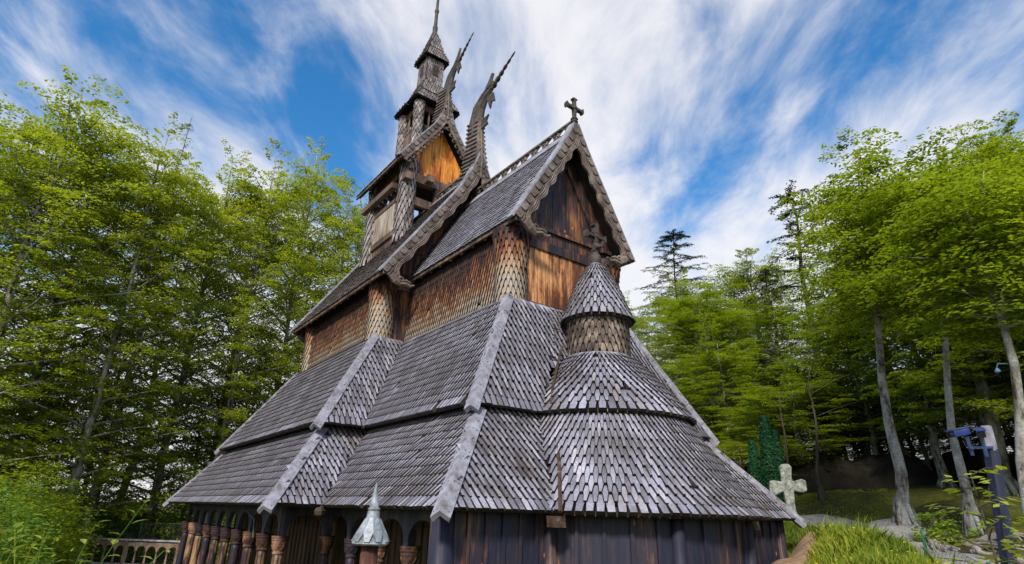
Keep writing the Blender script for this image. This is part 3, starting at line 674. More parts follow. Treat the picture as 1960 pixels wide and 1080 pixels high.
dragon(broof, [(1.9, 14.3, .20), (1.93, 14.75, .24), (2.1, 15.15, .22), (2.35, 15.4, .16), (2.55, 15.55, .11), (2.7, 15.65, .08)],
       [(2.35, 15.5, .09), (2.55, 15.8, .07), (2.68, 16.1, .05)], ((2.6, 15.5), (3.57, 16.2)),
       [[(2.45, 15.4), (2.72, 15.42), (2.85, 15.05), (2.72, 15.12), (2.65, 14.92), (2.56, 15.2)], [(2.1, 14.65), (2.5, 14.72), (2.42, 14.58), (2.48, 14.42), (2.12, 14.38)]], .75)
# turret: open stage, flared roof, small window stage, pyramid, mast
m = MB()
for s in (-1, 1): m.box((TX-.6, s*.6-.03, 12.5), (TX+.6, s*.6+.03, 13.35)); m.box((TX+s*.6-.03, -.6, 12.5), (TX+s*.6+.03, .6, 13.35)); m.box((TX-.62, s*.6-.05, 14.1), (TX+.62, s*.6+.05, 14.35)); m.box((TX+s*.6-.05, -.55, 14.1), (TX+s*.6+.05, .55, 14.35)); m.box((TX-.64, s*.6-.05, 13.35), (TX+.64, s*.6+.05, 13.47)); m.box((TX+s*.6-.05, -.55, 13.35), (TX+s*.6+.05, .55, 13.47))
for s in (-1, 1):
    for q in (-.18, .18): m.lathe((TX+q, s*.6, 13.45), [(.05, 0), (.03, .1), (.05, .35), (.03, .55), (.05, .66)], 8); m.lathe((TX+s*.6, q, 13.45), [(.05, 0), (.03, .1), (.05, .35), (.03, .55), (.05, .66)], 8)
tur = m.build('turret_stage', M['beam'], C_)
for x in (-1, 1):
    for y in (-1, 1):
        m = MB(); cone(m, (TX+x*.62, y*.62, 0), [(.17, 12.3), (.16, 13.6), (.19, 14.35)], 9, ex=.16, L=.32, th=.02, lift=.025, tip=.10, sh=.45)
        m.build('turret_post', [M['tar_belfry'], M['deck'], M['edge']], tur)
def pyr(mb, h0, z0, h1, z1, w, ex, L, lift=.03, tip=.14, th=.022):
    c = [(1, -1), (1, 1), (-1, 1), (-1, -1)]
    for i in range(4):
        a, b = c[i], c[(i+1) % 4]
        panel(mb, (TX+a[0]*h0, a[1]*h0, z0), (TX+b[0]*h0, b[1]*h0, z0), (TX+a[0]*h1, a[1]*h1, z1), (TX+b[0]*h1, b[1]*h1, z1), w=w, ex=ex, L=L, lift=lift, tip=tip, th=th)
m = MB(); pyr(m, .95, 14.40, .62, 15.05, .12, .16, .32); pyr(m, .62, 15.05, .40, 15.72, .11, .16, .32)
tr = m.build('turret_roof', [M['tar_belfry'], M['deck'], M['edge']], C_)
m = MB(); pyr(m, .37, 15.70, .36, 16.95, .10, .15, .30, .015, .12, .015)
ts = m.build('window_stage', [M['tar_belfry'], M['deck'], M['edge']], C_)
for s in (-1, 1):
    m = MB(); m.box((TX+s*.375-.03, -.12, 16.15), (TX+s*.375+.04, .12, 16.65)); m.build('window', M['deck'], ts)
    m = MB(); m.box((TX-.12, s*.375-.03, 16.15), (TX+.12, s*.375+.04, 16.65)); m.build('window', M['deck'], ts)
m = MB(); pyr(m, .52, 16.95, .33, 17.55, .11, .15, .30); pyr(m, .33, 17.55, .08, 18.55, .10, .15, .30)
sp = m.build('spire_roof', [M['roofold'], M['deck'], M['edge']], C_)
m = MB(); m.lathe((TX, 0, 18.45), [(.13, 0), (.14, .1), (.10, .2), (.11, .5), (.105, .52), (.075, .58), (.07, 1.3), (.095, 1.36), (.095, 1.46), (.06, 1.52), (.055, 2.1), (.08, 2.16), (.05, 2.24), (.04, 3.2), (.02, 4.2)], 12)
m.build('mast', M['carvedark'], sp)

# ------------------------------------------------------------------ ground storey
WX = 10.50
def wall_line(name, pts, z0, z1, mt, pw=.30, th=.05):
    m = MB()
    for a, b in zip(pts, pts[1:]):
        a, b = V((*a, 0)), V((*b, 0)); L_ = (b-a).length; n = max(1, round(L_/pw)); d = (b-a)/n; nr = V((d.y, -d.x, 0)).normalized()
        for i in range(n):
            p, q = a+d*i+d*.015, a+d*(i+1)-d*.015; off = nr*random.uniform(-.012, .012)
            m.prism([p+off+V((0, 0, z0)), q+off+V((0, 0, z0)), q+off-nr*th+V((0, 0, z0)), p+off-nr*th+V((0, 0, z0))], (0, 0, z1-z0))
            g = a+d*i
            m.bar(g+V((0, 0, z0))+nr*.015, g+V((0, 0, z1))+nr*.015, .05, .05, tuple(nr))
    return m.build(name, mt, C_)
end_l = wall_line('choir_end_wall', [(WX, -3.95), (WX, -2.2)], GZ, .22, M['plank_low'])
arc = [(AX+2.47*math.cos(R(a)), 2.47*math.sin(R(a))) for a in range(-63, 64, 9)]
wall_line('apse_wall', arc, GZ, .25, M['plank_low'], .40)
wall_line('choir_end_wall', [(WX, 2.2), (WX, 3.95)], GZ, .22, M['plank_low'])
def post(name, x, y, r, mt=M['plank_low'], z0=GZ, z1=.12, parent=C_):
    m = MB(); m.lathe((x, y, z0), [(r*1.1, 0), (r, .3), (r*.97, z1-z0)], 16); return m.build(name, mt, parent, True)
post('corner_pillar', WX-.08, -4.00, .17); post('corner_pillar', WX-.08, 4.02, .16)
for a in (-63, -20, 22, 63): post('apse_pillar', AX+2.50*math.cos(R(a)), 2.50*math.sin(R(a)), .10)
# inner walls behind the arcades
wall_line('gallery_wall', [(-3.4, -3.35), (5.0, -3.35), (5.0, -2.6), (9.7, -2.6)], GZ, .95, M['plank_in'], .26)
wall_line('gallery_wall', [(-3.9, 4.6), (-3.9, -2.3)], GZ, .5, M['plank_in'], .4)
wall_line('gallery_wall', [(WX-.1, 4.0), (5.9, 4.0), (5.9, 4.75), (-3.9, 4.75)], GZ, .5, M['plank_in'], .4)
m = MB(); m.box((-4.2, -4.95, GZ-.05), (6.1, 4.95, GZ+.12)); m.box((6.1, -4.0, GZ-.05), (WX+.05, 4.0, GZ+.12)); m.build('gallery_floor', M['beam'], C_)
m = MB(); m.box((-3.9, -3.3, 1.30), (5.2, 3.3, 1.34)); m.box((5.2, -2.5, 1.30), (9.3, 2.5, 1.34)); m.build('ceiling', M['deck'], C_)
# columns: one mesh each for shaft and capital, shared by the copies
def colmesh(z1, r):
    s_ = MB(); s_.lathe((0, 0, GZ+.1), [(r*1.5, 0), (r*1.5, .12), (r*1.12, .18), (r*1.05, .3), (r, z1-GZ-.5), (r*.98, z1-GZ-.35)], 18)
    c_ = MB(); zb = z1-.30
    c_.lathe((0, 0, zb), [(r*1.0, 0), (r*1.18, .015), (r*1.18, .04), (r*1.05, .055), (r*1.2, .10), (r*1.5, .19), (r*1.55, .225), (r*1.5, .23), (r*1.66, .24), (r*1.66, .27), (r*1.6, .275), (r*1.7, .285), (r*1.7, .32)], 20)
    for k in range(8):
        t = 2*math.pi*k/8; e = V((math.cos(t), math.sin(t), 0)); u = V((-math.sin(t), math.cos(t), 0))
        c_.tube([e*(r*1.33)+u*math.cos(p)*r*.48+V((0, 0, zb+.17))+V((0, 0, 1))*math.sin(p)*.09+e*(.12*math.sin(p))*r*2 for p in [math.pi+math.pi*i/8 for i in range(9)]], .010, 5)
    return s_, c_
CZ = -.52
s_, c_ = colmesh(CZ, .093)
c0 = s_.build('column', M['column'], C_, True); cap0 = c_.build('capital', M['capital'], c0, True)
first = True
cols = [(-2.983+i*1.067, -4.60) for i in range(9)] + [(5.55, -3.72), (6.62, -3.62), (7.75, -3.62), (8.85, -3.62)]
cols = [(-4.05, -4.60)] + cols
for (x, y) in cols:
    if first: o = c0; first = False
    else:
        o = c0.copy(); col.objects.link(o); cc = cap0.copy(); col.objects.link(cc); cc.parent = o
    o.location = -church.location + V((x, y, 0))
def arcade(name, pts, ztop, cw=.13):
    """boards with arched openings between successive column heads"""
    m = MB()
    for a, b in zip(pts, pts[1:]):
        a, b = V((*a, 0)), V((*b, 0)); d = b-a; L_ = d.length; u = d/L_; nr = V((u.y, -u.x, 0)); hw = L_/2
        r = hw-cw*.62; rise = min(.36, r*1.0) if L_ < 1.6 else .40; cen = a+u*hw; base = CZ+.02
        ol = [a+V((0, 0, base)), a+u*(hw-r)+V((0, 0, base))]
        for i in range(0, 13):
            t = math.pi-math.pi*i/12; ol.append(cen+u*math.cos(t)*r+V((0, 0, base+.02+max(0, math.sin(t))**.8*rise)))
        ol += [a+u*(hw+r)+V((0, 0, base)), b+V((0, 0, base)), b+V((0, 0, ztop)), a+V((0, 0, ztop))]
        lw = ol[1:-3]
        for i in range(len(lw)-1):
            m.prism([lw[i]-nr*.05, lw[i+1]-nr*.05, V((lw[i+1].x, lw[i+1].y, ztop))-nr*.05, V((lw[i].x, lw[i].y, ztop))-nr*.05], nr*.10)
        m.prism([ol[0]-nr*.05, ol[1]-nr*.05, V((ol[1].x, ol[1].y, ztop))-nr*.05, V((a.x, a.y, ztop))-nr*.05], nr*.10)
        m.prism([ol[-4]-nr*.05, ol[-3]-nr*.05, V((b.x, b.y, ztop))-nr*.05, V((ol[-4].x, ol[-4].y, ztop))-nr*.05], nr*.10)
    return m.build(name, M['arch'], C_)
arcade('nave_arcade', [(x, -4.6) for x in [-4.05+i*1.067 for i in range(10)]], .45)
arcade('porch_arcade', [(5.56, -4.6), (5.55, -3.72)], .45)
arcade('choir_arcade', [(5.55, -3.70), (6.62, -3.66), (7.75, -3.66), (8.85, -3.66), (9.95, -3.7), (10.4, -3.8)], .45)
m = MB(); m.tube([(3.2, -4.95, .05), (3.25, -4.72, -.1), (3.9, -4.70, -.25), (4.05, -4.70, -.6)], .012, 5); m.build('loose_cable', M['wire'], C_)
#@@REST
# ------------------------------------------------------------------ terrain
CTRL = [(17.6, -8.2, -1.65), (15, -5, -1.7), (13, -6.2, -1.9), (12.5, -3, -2.0), (10.8, -4.3, -2.55), (8, -6, -2.7), (2, -7, -2.75), (-4, -6, -2.6), (5, 0, -2.8), (-4, 4, -2.6), (10.6, 0, -2.5), (10.6, 2.5, -1.9),
        (10.7, 4.3, -1.1), (8.5, 4.6, -.9), (11.66, 2.19, -.62), (12.1, 2.9, -.20), (13.1, 1.6, -.24), (13.9, .35, -.46), (14.9, -.9, -.95), (11.6, 3.8, -.16), (10.8, 4.9, -.12), (9.6, 6.0, -.1), (8.7, 7.4, -.1),
        (12.9, 3.6, -.25), (13.0, -.3, -1.15), (12.4, .6, -.95), (13.7, -1.3, -1.4), (12.0, 1.3, -.80), (12.33, 4.73, -.10), (12.0, 6.2, .05), (13.75, 3.12, -.42), (14.64, 2.35, -.55), (15.6, 1.2, -.8), (16.5, -1, -1.2), (18.5, -3, -1.5), (13.0, 7.6, .30), (14.6, 5.6, .12), (16.4, 4.0, .0), (11.71, 10.87, .62), (14, 10, .75), (9.5, 10.5, .2),
        (6.9, 10.5, .15), (5.6, 12.2, .5), (8.4, 13.2, .95), (10.6, 14.0, 1.1), (4.74, 14.36, 1.8), (7.82, 15.85, 2.2), (10.62, 16.8, 2.3), (14.5, 15, 2.2), (0, 14, 1.0), (-4, 11, -.3), (3, 8, -.7), (8, 22, 2.6), (0, 22, 2.6), (16, 22, 2.8), (-12, 22, 2.8), (-30, 35, 4), (20, 40, 5), (-10, 45, 5),
        (-9.8, -7.1, -2.15), (-7.2, -4.2, -2.15), (-3, -10, -2.4), (-12, -12, -2.2), (-14, 0, -2.0), (-14, 8, -1.5), (2, -12, -2.4), (10, -12, -2.2), (12.6, -8.3, -2.0), (-30, -10, -1), (-30, 10, 0), (0, -30, -2), (30, -10, -1.6), (22, 0, -1.2), (22, 10, .5), (30, -40, -2), (-60, -60, 0), (-60, 60, 6), (60, 60, 4), (60, -60, -1)]
CT = np.array(CTRL)
def gz(x, y):
    x = np.atleast_1d(np.asarray(x, float)); y = np.atleast_1d(np.asarray(y, float))
    d2 = (x[:, None]-CT[None, :, 0])**2 + (y[:, None]-CT[None, :, 1])**2 + .12
    w_ = d2**-1.75
    return (w_*CT[None, :, 2]).sum(1)/w_.sum(1)
def gz1(x, y): return float(gz(x, y)[0])
t_ = np.linspace(-1, 1, 230); gsx = 11 + np.sign(t_)*(np.abs(t_)*14 + np.abs(t_)**7*500); gsy = 2 + np.sign(t_)*(np.abs(t_)*16 + np.abs(t_)**7*500)
gx, gy = np.meshgrid(gsx, gsy, indexing='ij'); hz = gz(gx.ravel(), gy.ravel())
hz = hz + .05*np.sin(gx.ravel()*2.3+np.sin(gy.ravel()*1.7))*np.cos(gy.ravel()*1.9)
gv = np.stack([gx.ravel(), gy.ravel(), hz], 1); n_ = len(t_)
ii, jj = np.meshgrid(range(n_-1), range(n_-1), indexing='ij'); k0 = (ii*n_+jj).ravel()
gf = np.stack([k0, k0+n_, k0+n_+1, k0+1], 1)
def fastmesh(name, verts, faces, mats, parent=None, mi=None, smooth=False):
    me = bpy.data.meshes.new(name); nf, k = faces.shape
    me.vertices.add(len(verts)); me.vertices.foreach_set('co', verts.astype(np.float32).ravel())
    me.loops.add(nf*k); me.loops.foreach_set('vertex_index', faces.astype(np.int32).ravel())
    me.polygons.add(nf); me.polygons.foreach_set('loop_start', np.arange(0, nf*k, k, dtype=np.int32))
    for x in mats: me.materials.append(x)
    if mi is not None: me.polygons.foreach_set('material_index', mi.astype(np.int32))
    if smooth: me.polygons.foreach_set('use_smooth', np.ones(nf, bool))
    me.update(calc_edges=True); o = bpy.data.objects.new(name, me); col.objects.link(o)
    if parent is not None: o.parent = parent
    return o
tag(fastmesh('ground', gv, gf, [M['ground']], smooth=True), kind='structure')
def ribbon(name, pts, width, mt, lift=.03):
    P = []; pts = [V((*p, 0)) for p in pts]
    for a, b in zip(pts, pts[1:]):
        for i in range(10): P.append(a.lerp(b, i/10))
    P.append(pts[-1]); vs = []; K = 7
    for i, p in enumerate(P):
        d = (P[min(i+1, len(P)-1)]-P[max(i-1, 0)]).normalized(); s = V((-d.y, d.x, 0)); ww = width*(1+.18*math.sin(i*.9))
        for k in range(K):
            q = p+s*ww*((k/(K-1))-.5); edge = 0 if 0 < k < K-1 else -.10
            vs.append((q.x, q.y, gz1(q.x, q.y)+lift+edge+.05*math.sin(q.x*2.3+math.sin(q.y*1.7))*math.cos(q.y*1.9)))
    fs = [(i*K+k, i*K+k+1, (i+1)*K+k+1, (i+1)*K+k) for i in range(len(P)-1) for k in range(K-1)]
    m = MB(); m.add(vs, fs); return tag(m.build(name, mt, smooth=True), kind='structure')
ribbon('gravel_path', [(17.5, -1.0), (15.6, .9), (14.3, 2.2), (13.1, 3.8), (12.4, 5.0), (11.3, 6.8), (8.5, 9.2), (5, 10.5)], 1.0, M['gravel'], .05)
ribbon('dirt_path', [(13.4, -1.6), (12.3, .6), (11.9, 1.6), (11.55, 2.6), (11.1, 3.6), (10.8, 4.8)], .75, M['dirt'], .06)
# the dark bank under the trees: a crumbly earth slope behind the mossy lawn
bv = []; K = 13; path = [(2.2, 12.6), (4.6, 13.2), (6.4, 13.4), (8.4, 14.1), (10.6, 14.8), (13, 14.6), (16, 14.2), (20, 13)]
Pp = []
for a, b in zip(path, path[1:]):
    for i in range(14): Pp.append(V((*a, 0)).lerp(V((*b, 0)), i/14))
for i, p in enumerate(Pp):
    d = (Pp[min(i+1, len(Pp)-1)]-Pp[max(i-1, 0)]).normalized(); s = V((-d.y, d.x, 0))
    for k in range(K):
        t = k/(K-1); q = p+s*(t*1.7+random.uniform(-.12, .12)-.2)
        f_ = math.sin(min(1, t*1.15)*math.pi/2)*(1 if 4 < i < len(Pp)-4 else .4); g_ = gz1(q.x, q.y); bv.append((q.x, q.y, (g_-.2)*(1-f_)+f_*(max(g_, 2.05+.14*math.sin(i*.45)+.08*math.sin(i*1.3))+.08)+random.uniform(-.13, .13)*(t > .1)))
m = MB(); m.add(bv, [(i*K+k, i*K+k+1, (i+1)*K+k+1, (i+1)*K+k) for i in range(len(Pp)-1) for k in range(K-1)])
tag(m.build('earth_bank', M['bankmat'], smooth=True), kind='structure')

# ------------------------------------------------------------------ foliage
def leaves(centers, normals, size, asp=.55, jit=.35):
    """rhombic leaves; normals are roughly their facing directions"""
    n = len(centers); nr = normals + rng.normal(0, jit, (n, 3)); nr /= np.linalg.norm(nr, axis=1)[:, None]
    a = rng.normal(0, 1, (n, 3)); a -= nr*(a*nr).sum(1)[:, None]; a /= np.linalg.norm(a, axis=1)[:, None]; b = np.cross(nr, a)
    s = (size*rng.uniform(.7, 1.35, n))[:, None] if np.isscalar(size) else (size*rng.uniform(.7, 1.35, n))[:, None]
    v = np.stack([centers-a*s*.5, centers-b*s*asp*.5+a*s*.05, centers+a*s*.5, centers+b*s*asp*.5+a*s*.05], 1).reshape(-1, 3)
    return v
def limb_mesh(mb, pts, rads, n=5): mb.tube(pts, rads, n)
def make_tree(name, H, base, rad, nl, per, leaf=.13, kind='beech', bark='bark', leafm='leaf', tr=.22, seed=1, dens=42, lean=(0, 0), topheavy=1.0, forks=3):
    """a tree: root Empty > trunk (with limbs), crown. H height, base = height where the crown starts"""
    global rng
    rng = np.random.default_rng(seed); rd = random.Random(seed)
    root = bpy.data.objects.new(name, None); col.objects.link(root)
    tb = MB(); npt = 9
    tp = [V((lean[0]*(i/npt)**1.3*H + math.sin(i*1.3+seed)*.10*(i > 0), lean[1]*(i/npt)**1.3*H+math.cos(i*1.7+seed)*.10*(i > 0), H*.94*i/npt)) for i in range(npt+1)]
    tr_ = [tr*(1-.90*(i/npt)**.9) for i in range(npt+1)]
    tp2 = [tp[0]-V((0, 0, .3)), tp[0], tp[0]+V((0, 0, .35))+(tp[1]-tp[0])*.05] + tp[1:]; tr2 = [tr*1.55, tr*1.35, tr*1.06] + tr_[1:]
    limb_mesh(tb, tp2, tr2, 12)
    for k in range(5):      # root flare
        t = k*1.26+seed; e = V((math.cos(t), math.sin(t), 0)); tb.tube([e*tr*.6+V((0, 0, .5)), e*tr*1.7+V((0, 0, .08)), e*tr*2.5+V((0, 0, -.15))], [tr*.45, tr*.38, tr*.15], 6)
    def trunk_at(h):
        f = h/(H*.94)*npt; i = min(int(f), npt-1); return tp[i].lerp(tp[i+1], f-i)
    C, Nn = [], []
    def spray(c, d, r, n):
        """a flat, slightly drooping fan of leaves"""
        dd = np.array([d.x, d.y, d.z]); dd /= np.linalg.norm(dd); s = np.cross(dd, [0, 0, 1]); s /= (np.linalg.norm(s)+1e-6); r = r*.95; n = int(n*1.08)
        t = rng.uniform(-.25, 1, n); a = rng.uniform(-1, 1, n); lat = a*(1-.65*np.clip(t, 0, 1))*.62
        p = np.array([c.x, c.y, c.z]) + r*(t[:, None]*dd + lat[:, None]*s) + np.stack([np.zeros(n), np.zeros(n), -r*.28*np.clip(t, 0, 1)**2 - .16*r*np.abs(lat)+rng.normal(0, .028*r+.012, n)], 1)
        C.append(p); Nn.append(np.tile([0, 0, 1.0], (n, 1)) + .35*dd*np.clip(t, 0, 1)[:, None])
    for i in range(nl):
        q = (i+.5)/nl; h = base+(H*.97-base)*q**(1/topheavy if topheavy > 1 else 1); u = (h-base)/(H-base)
        az = i*2.399963+rd.uniform(-.4, .4)
        if kind == 'beech':
            prof = math.sin(math.pi*(.20+.68*u))**.62*(1-.25*u); ln = rad*prof*rd.uniform(.55, 1.12); rise = .25+.75*u
        elif kind == 'spruce': prof = (1-u)**.9; ln = rad*(prof+.05)*rd.uniform(.75, 1.1); rise = -.15+.4*u
        elif kind == 'pine': prof = (1-u)**.6*(.6+.4*math.sin(i*1.9)); ln = rad*(prof+.08)*rd.uniform(.5, 1.2); rise = .12+.2*u
        p0 = trunk_at(min(h, H*.92)*(.86 if kind == 'beech' else 1)); e = V((math.cos(az), math.sin(az), 0))
        pts = [p0]; k = 5
        for j in range(1, k+1):
            t = j/k; z = rise*ln*t*(1-.35*t) - (.12*ln*t*t if kind != 'beech' else .0)
            pts.append(p0+e*ln*t+V((rd.uniform(-.1, .1)*ln*.4, rd.uniform(-.1, .1)*ln*.4, z)))
        limb_mesh(tb, pts, [max(.008, tr*.30*(1-.5*u))*(1-.88*j/k) for j in range(k+1)], 4)
        for j in range(per):
            t = (.22 if kind == 'beech' else .1)+(1-.2)*(j+rd.random())/per; t = min(t, 1)
            f = t*k; a = min(int(f), k-1); c = pts[a].lerp(pts[a+1], f-a)
            sd_ = rd.choice((-1, 1)); dv = (e+V((-e.y, e.x, 0))*sd_*rd.uniform(.1, 1.1)).normalized(); dv.z = rd.uniform(-.12, .22)
            if kind == 'beech':
                r = rd.uniform(.55, 1.15)*(.75+.25*rad/4); off = V((rd.uniform(-.2, .2), rd.uniform(-.2, .2), rd.uniform(-.25, .35)))
                spray(c+off, dv, r, int(dens*r*rd.uniform(.5, 1.4)))
            else:
                r = (rd.uniform(.3, .6)*(.5+.5*(1-t))+.15)*(.35+.65*prof)*(1 if rad < 5 else 1.5); dv.z -= .25*t; spray(c, dv, r, int(dens*r))
    if kind == 'beech':     # leader tufts
        for i in range(14):
            a = rd.uniform(0, 6.28); spray(trunk_at(H*rd.uniform(.82, .93))+V((math.cos(a)*.4, math.sin(a)*.4, rd.uniform(0, H*.06))), V((math.cos(a), math.sin(a), .9)), rd.uniform(.4, .7), int(dens*.7))
    else:
        for i in range(5): spray(trunk_at(H*rd.uniform(.88, .935))+V((0, 0, .2)), V((rd.uniform(-1, 1), rd.uniform(-1, 1), 1.2)), .14, dens//5)
    C = np.concatenate(C); Nn = np.concatenate(Nn)
    v = leaves(C, Nn, leaf*(1.06 if kind == 'beech' else 1), .60 if kind == 'beech' else .28, .25); f = np.arange(len(v)).reshape(-1, 4)
    tk = tb.build('trunk', M[bark]); tk.parent = root
    for p in tk.data.polygons: p.use_smooth = True
    fastmesh('crown', v, f, [M[leafm]], root)
    root['_h'] = H
    return root
def copy_tree(o, loc, rz, s, sxy=None, label=None, cat='tree', group=None, first=False, leafm=None):
    c = o if first else o.copy()
    if not first:
        col.objects.link(c)
        for ch in o.children:
            d = ch.copy(); col.objects.link(d); d.parent = c
            d.location = ch.location
    c.location = loc; c.rotation_euler = (0, 0, rz); c.scale = (sxy or s, sxy or s, s)
    return tag(c, label, cat, group)
P_ = {
 'A': make_tree('beech_tree', 18, 2.0, 4.6, 92, 9, .115, seed=3, leafm='leafleft', dens=70),
 'B': make_tree('beech_tree', 18, 3.0, 4.0, 80, 9, .112, seed=11, leafm='leafleft', dens=70, lean=(.02, .01)),
 'C': make_tree('beech_tree', 16, 2.8, 4.3, 92, 10, .098, seed=23, leafm='leaf', dens=104, topheavy=1.0),
 'D': make_tree('beech_tree', 16, 2.0, 4.8, 98, 10, .098, seed=31, leafm='leaf', dens=100, lean=(-.015, .02)),
 'E': make_tree('beech_tree', 8, .5, 3.0, 60, 9, .085, seed=41, leafm='leafleft', dens=60, tr=.10),
 'S': make_tree('spruce_tree', 18, 3.0, 3.3, 120, 8, .11, kind='spruce', bark='barkdark', leafm='needle', seed=5, dens=46, tr=.18),
 'W': make_tree('spruce_tree', 20, 3.0, 7.6, 120, 11, .15, kind='spruce', bark='barkdark', leafm='needle', seed=15, dens=60, tr=.2),
 'T': make_tree('pine_tree', 17, 4.0, 3.4, 70, 7, .12, kind='pine', bark='barkdark', leafm='needle', seed=8, dens=60, tr=.17),
 'L': make_tree('larch_tree', 18, 6.0, 1.6, 70, 5, .09, kind='spruce', bark='barkdark', leafm='needle', seed=9, dens=16, tr=.13),
}
used = set()
def tree(kind, x, y, top, label, rz=None, sxy=None, group=None, tilt=None):
    o = P_[kind]; z = gz1(x, y); s = (top-z)/o['_h'] if '_h' in o else 1
    first = kind not in used; used.add(kind)
    c = copy_tree(o, (x, y, z), rz if rz is not None else random.uniform(0, 6.28), s, sxy, label, 'tree', group, False)
    if tilt: c.rotation_euler = (tilt[0], tilt[1], c.rotation_euler[2])
    return c
GL, GR = 'beeches of the wood left of the church', 'beeches of the wood right of the church'
LT = [  # kind, x, y, top z, label, width scale
 ('A', -9.1, -12.1, 14.2, 'tall dense beech standing on the far left of the skyline', .85),
 ('A', -7.6, -11.0, 16.3, 'broadest round-topped beech, highest crown of the left wood', 1.0),
 ('B', -9.4, -9.6, 16.2, 'beech with a pale slanting trunk behind the broad-topped beech', .9),
 ('B', -8.6, -7.6, 16.4, 'narrow pointed beech right of the broad-topped one', .8),
 ('A', -11.5, -4.8, 17.8, 'beech with a flat crown behind the wooden railing', .9),
 ('B', -10.5, -2.9, 18.6, 'beech rising between the railing and the church nave', .85),
 ('A', -13.0, -.4, 21.3, 'beech standing close behind the nave roof', .9),
 ('B', -11.5, 1.6, 18.6, 'lower beech half hidden by the nave wall', .85),
 ('B', -15.5, -14.0, 15.0, 'dark beech at the left edge of the wood', .9),
 ('A', -17.0, -9.5, 17.5, 'pale backlit beech deep in the left wood', .9),
 ('B', -16.5, -5.5, 18.0, 'backlit beech far behind the wooden railing', .9),
 ('A', -18.5, 2.0, 18.5, 'distant beech whose top shows left of the belfry', .8),
 ('E', -10.2, -9.3, 5.8, 'young bright green beech left of the leaning plank', .9),
 ('E', -14.5, -6.5, 5.6, 'young beech behind the middle of the railing', .8),
 ('E', -12.5, -3.4, 6.0, 'young beech behind the right end of the railing', 1.0),
 ('E', -13.0, -8.4, 5.8, 'young beech behind the left end of the railing', 1.0),
 ('A', -10.0, -6.9, 15.6, 'beech filling the wood above the left end of the railing', .8),
 ('B', -13.8, -2.6, 17.5, 'beech filling the wood above the right end of the railing', .8),
 ('E', -12.5, -.8, 8.0, 'bushy beech at the back corner of the gallery', 1.2),
]
for k, x, y, t, l, sx in LT: tree(k, x, y, t, l, sxy=sx, group=GL)
tree('L', -13.5, -7.1, 20.6, 'thin half-bare larch poking above the left wood', sxy=.8)
tree('B', -12.4, 2.6, 19.4, 'thin feathery treetop just left of the belfry', sxy=.35)
RT = [
 ('D', -4.8, 22.7, 16.0, 'beech right behind the apse cone, below the ragged spruce', 1.0),
 ('C', -1.2, 24.7, 17.4, 'beech with a feathery top right of the ragged spruce', .95),
 ('D', 1.6, 21.4, 12.0, 'lower beech sloping down towards the gap in the wood', .55),
 ('D', -10.0, 22.0, 15.2, 'beech showing just above the upper hip board right of the apse', .9),
 ('C', -6.0, 27.5, 16.6, 'beech directly behind the ragged spruce', 1.0),
 ('D', -2.0, 20.6, 13.6, 'full beech below the feathery-topped one', 1.0),
 ('C', 2.4, 25.5, 12.6, 'distant beech behind the slender dark spruce', .6),
 ('C', .6, 17.6, 9.0, 'bright low beech beside the upper skirt roof', .7),
 ('D', -3.2, 15.6, 8.6, 'bright low beech touching the apse drum', .8),
 ('C', 3.6, 18.4, 7.6, 'low beech over the stone cross', .75),
 ('D', 5.4, 14.9, 5.6, 'low dark beech right of the stone cross', .7),
 ('C', 10.3, 14.4, 11.6, 'big bright beech at the edge of the gap', .66),
 ('D', 7.6, 16.4, 9.4, 'rounded beech leaning out over the gap', .52),
 ('C', 12.1, 13.2, 12.0, 'big beech in the middle of the right wood', .8),
 ('D', 14.6, 12.2, 12.0, 'tallest broad beech towards the right edge', .8),
 ('C', 16.8, 10.6, 11.0, 'beech whose crown is cut by the right edge', .8),
 ('D', 13.2, 18.9, 15.0, 'backlit beech deep in the right wood', 1.0),
 ('C', 11.2, 20.6, 13.6, 'beech far behind the earth bank', .85),
 ('D', 6.4, 18.2, 8.6, 'dark beech far behind the rounded one', .55),
 ('E', 4.0, 13.2, 2.9, 'small bushy beech behind the stone cross', .8),
 ('E', 9.0, 18.2, 6.0, 'young backlit beech on top of the bank', 1.1),
 ('E', 12.4, 18.4, 6.0, 'young beech glowing between the dark trunks', 1.1),
 ('E', 15.8, 17.6, 6.2, 'young beech on the bank near the right edge', 1.1),
 ('E', 6.1, 18.4, 5.6, 'young beech on the left end of the bank', 1.1),
 ('E', 7.4, 20.2, 6.4, 'young beech behind the trunks left of the scarred beech', 1.2),
 ('E', 9.2, 23.5, 7.6, 'backlit bushy beech seen through the trunks right of the scarred beech', 1.4),
 ('E', 13.8, 21.5, 7.4, 'backlit bushy beech seen behind the slim pale trunk', 1.4),
 ('E', 5.2, 23.0, 7.6, 'bushy beech deep in the wood above the yew', 1.4),
 ('E', 1.8, 19.6, 5.6, 'bushy beech deep in the wood above the stone cross', 1.3),
 ('E', 15.4, 19.4, 6.4, 'backlit bushy beech behind the camera post', 1.2),
 ('E', 10.8, 20.4, 6.6, 'young beech farthest back on the bank', 1.2),
 ('E', 17.4, 20.4, 6.6, 'young beech in the far right corner of the wood', 1.2),
]
for k, x, y, t, l, sx in RT: tree(k, x, y, t, l, sxy=sx, group=GR)
tree('W', -8.4, 26.6, 22.6, 'ragged open spruce topping the trees right of the apse', sxy=1.0)
tree('T', .6, 23.4, 15.0, 'slender dark spruce in the gap of the wood', sxy=1.1)
tree('T', 3.6, 21.7, 18.8, 'dark layered pine behind the bright beeches', sxy=1.7)
tree('S', 3.2, 17.0, 7.5, 'dark spruce behind the yew', sxy=.8)
tree('W', -30.0, 26.5, 38.5, 'distant treetop between the nave gable and the choir ridge', sxy=1.2)
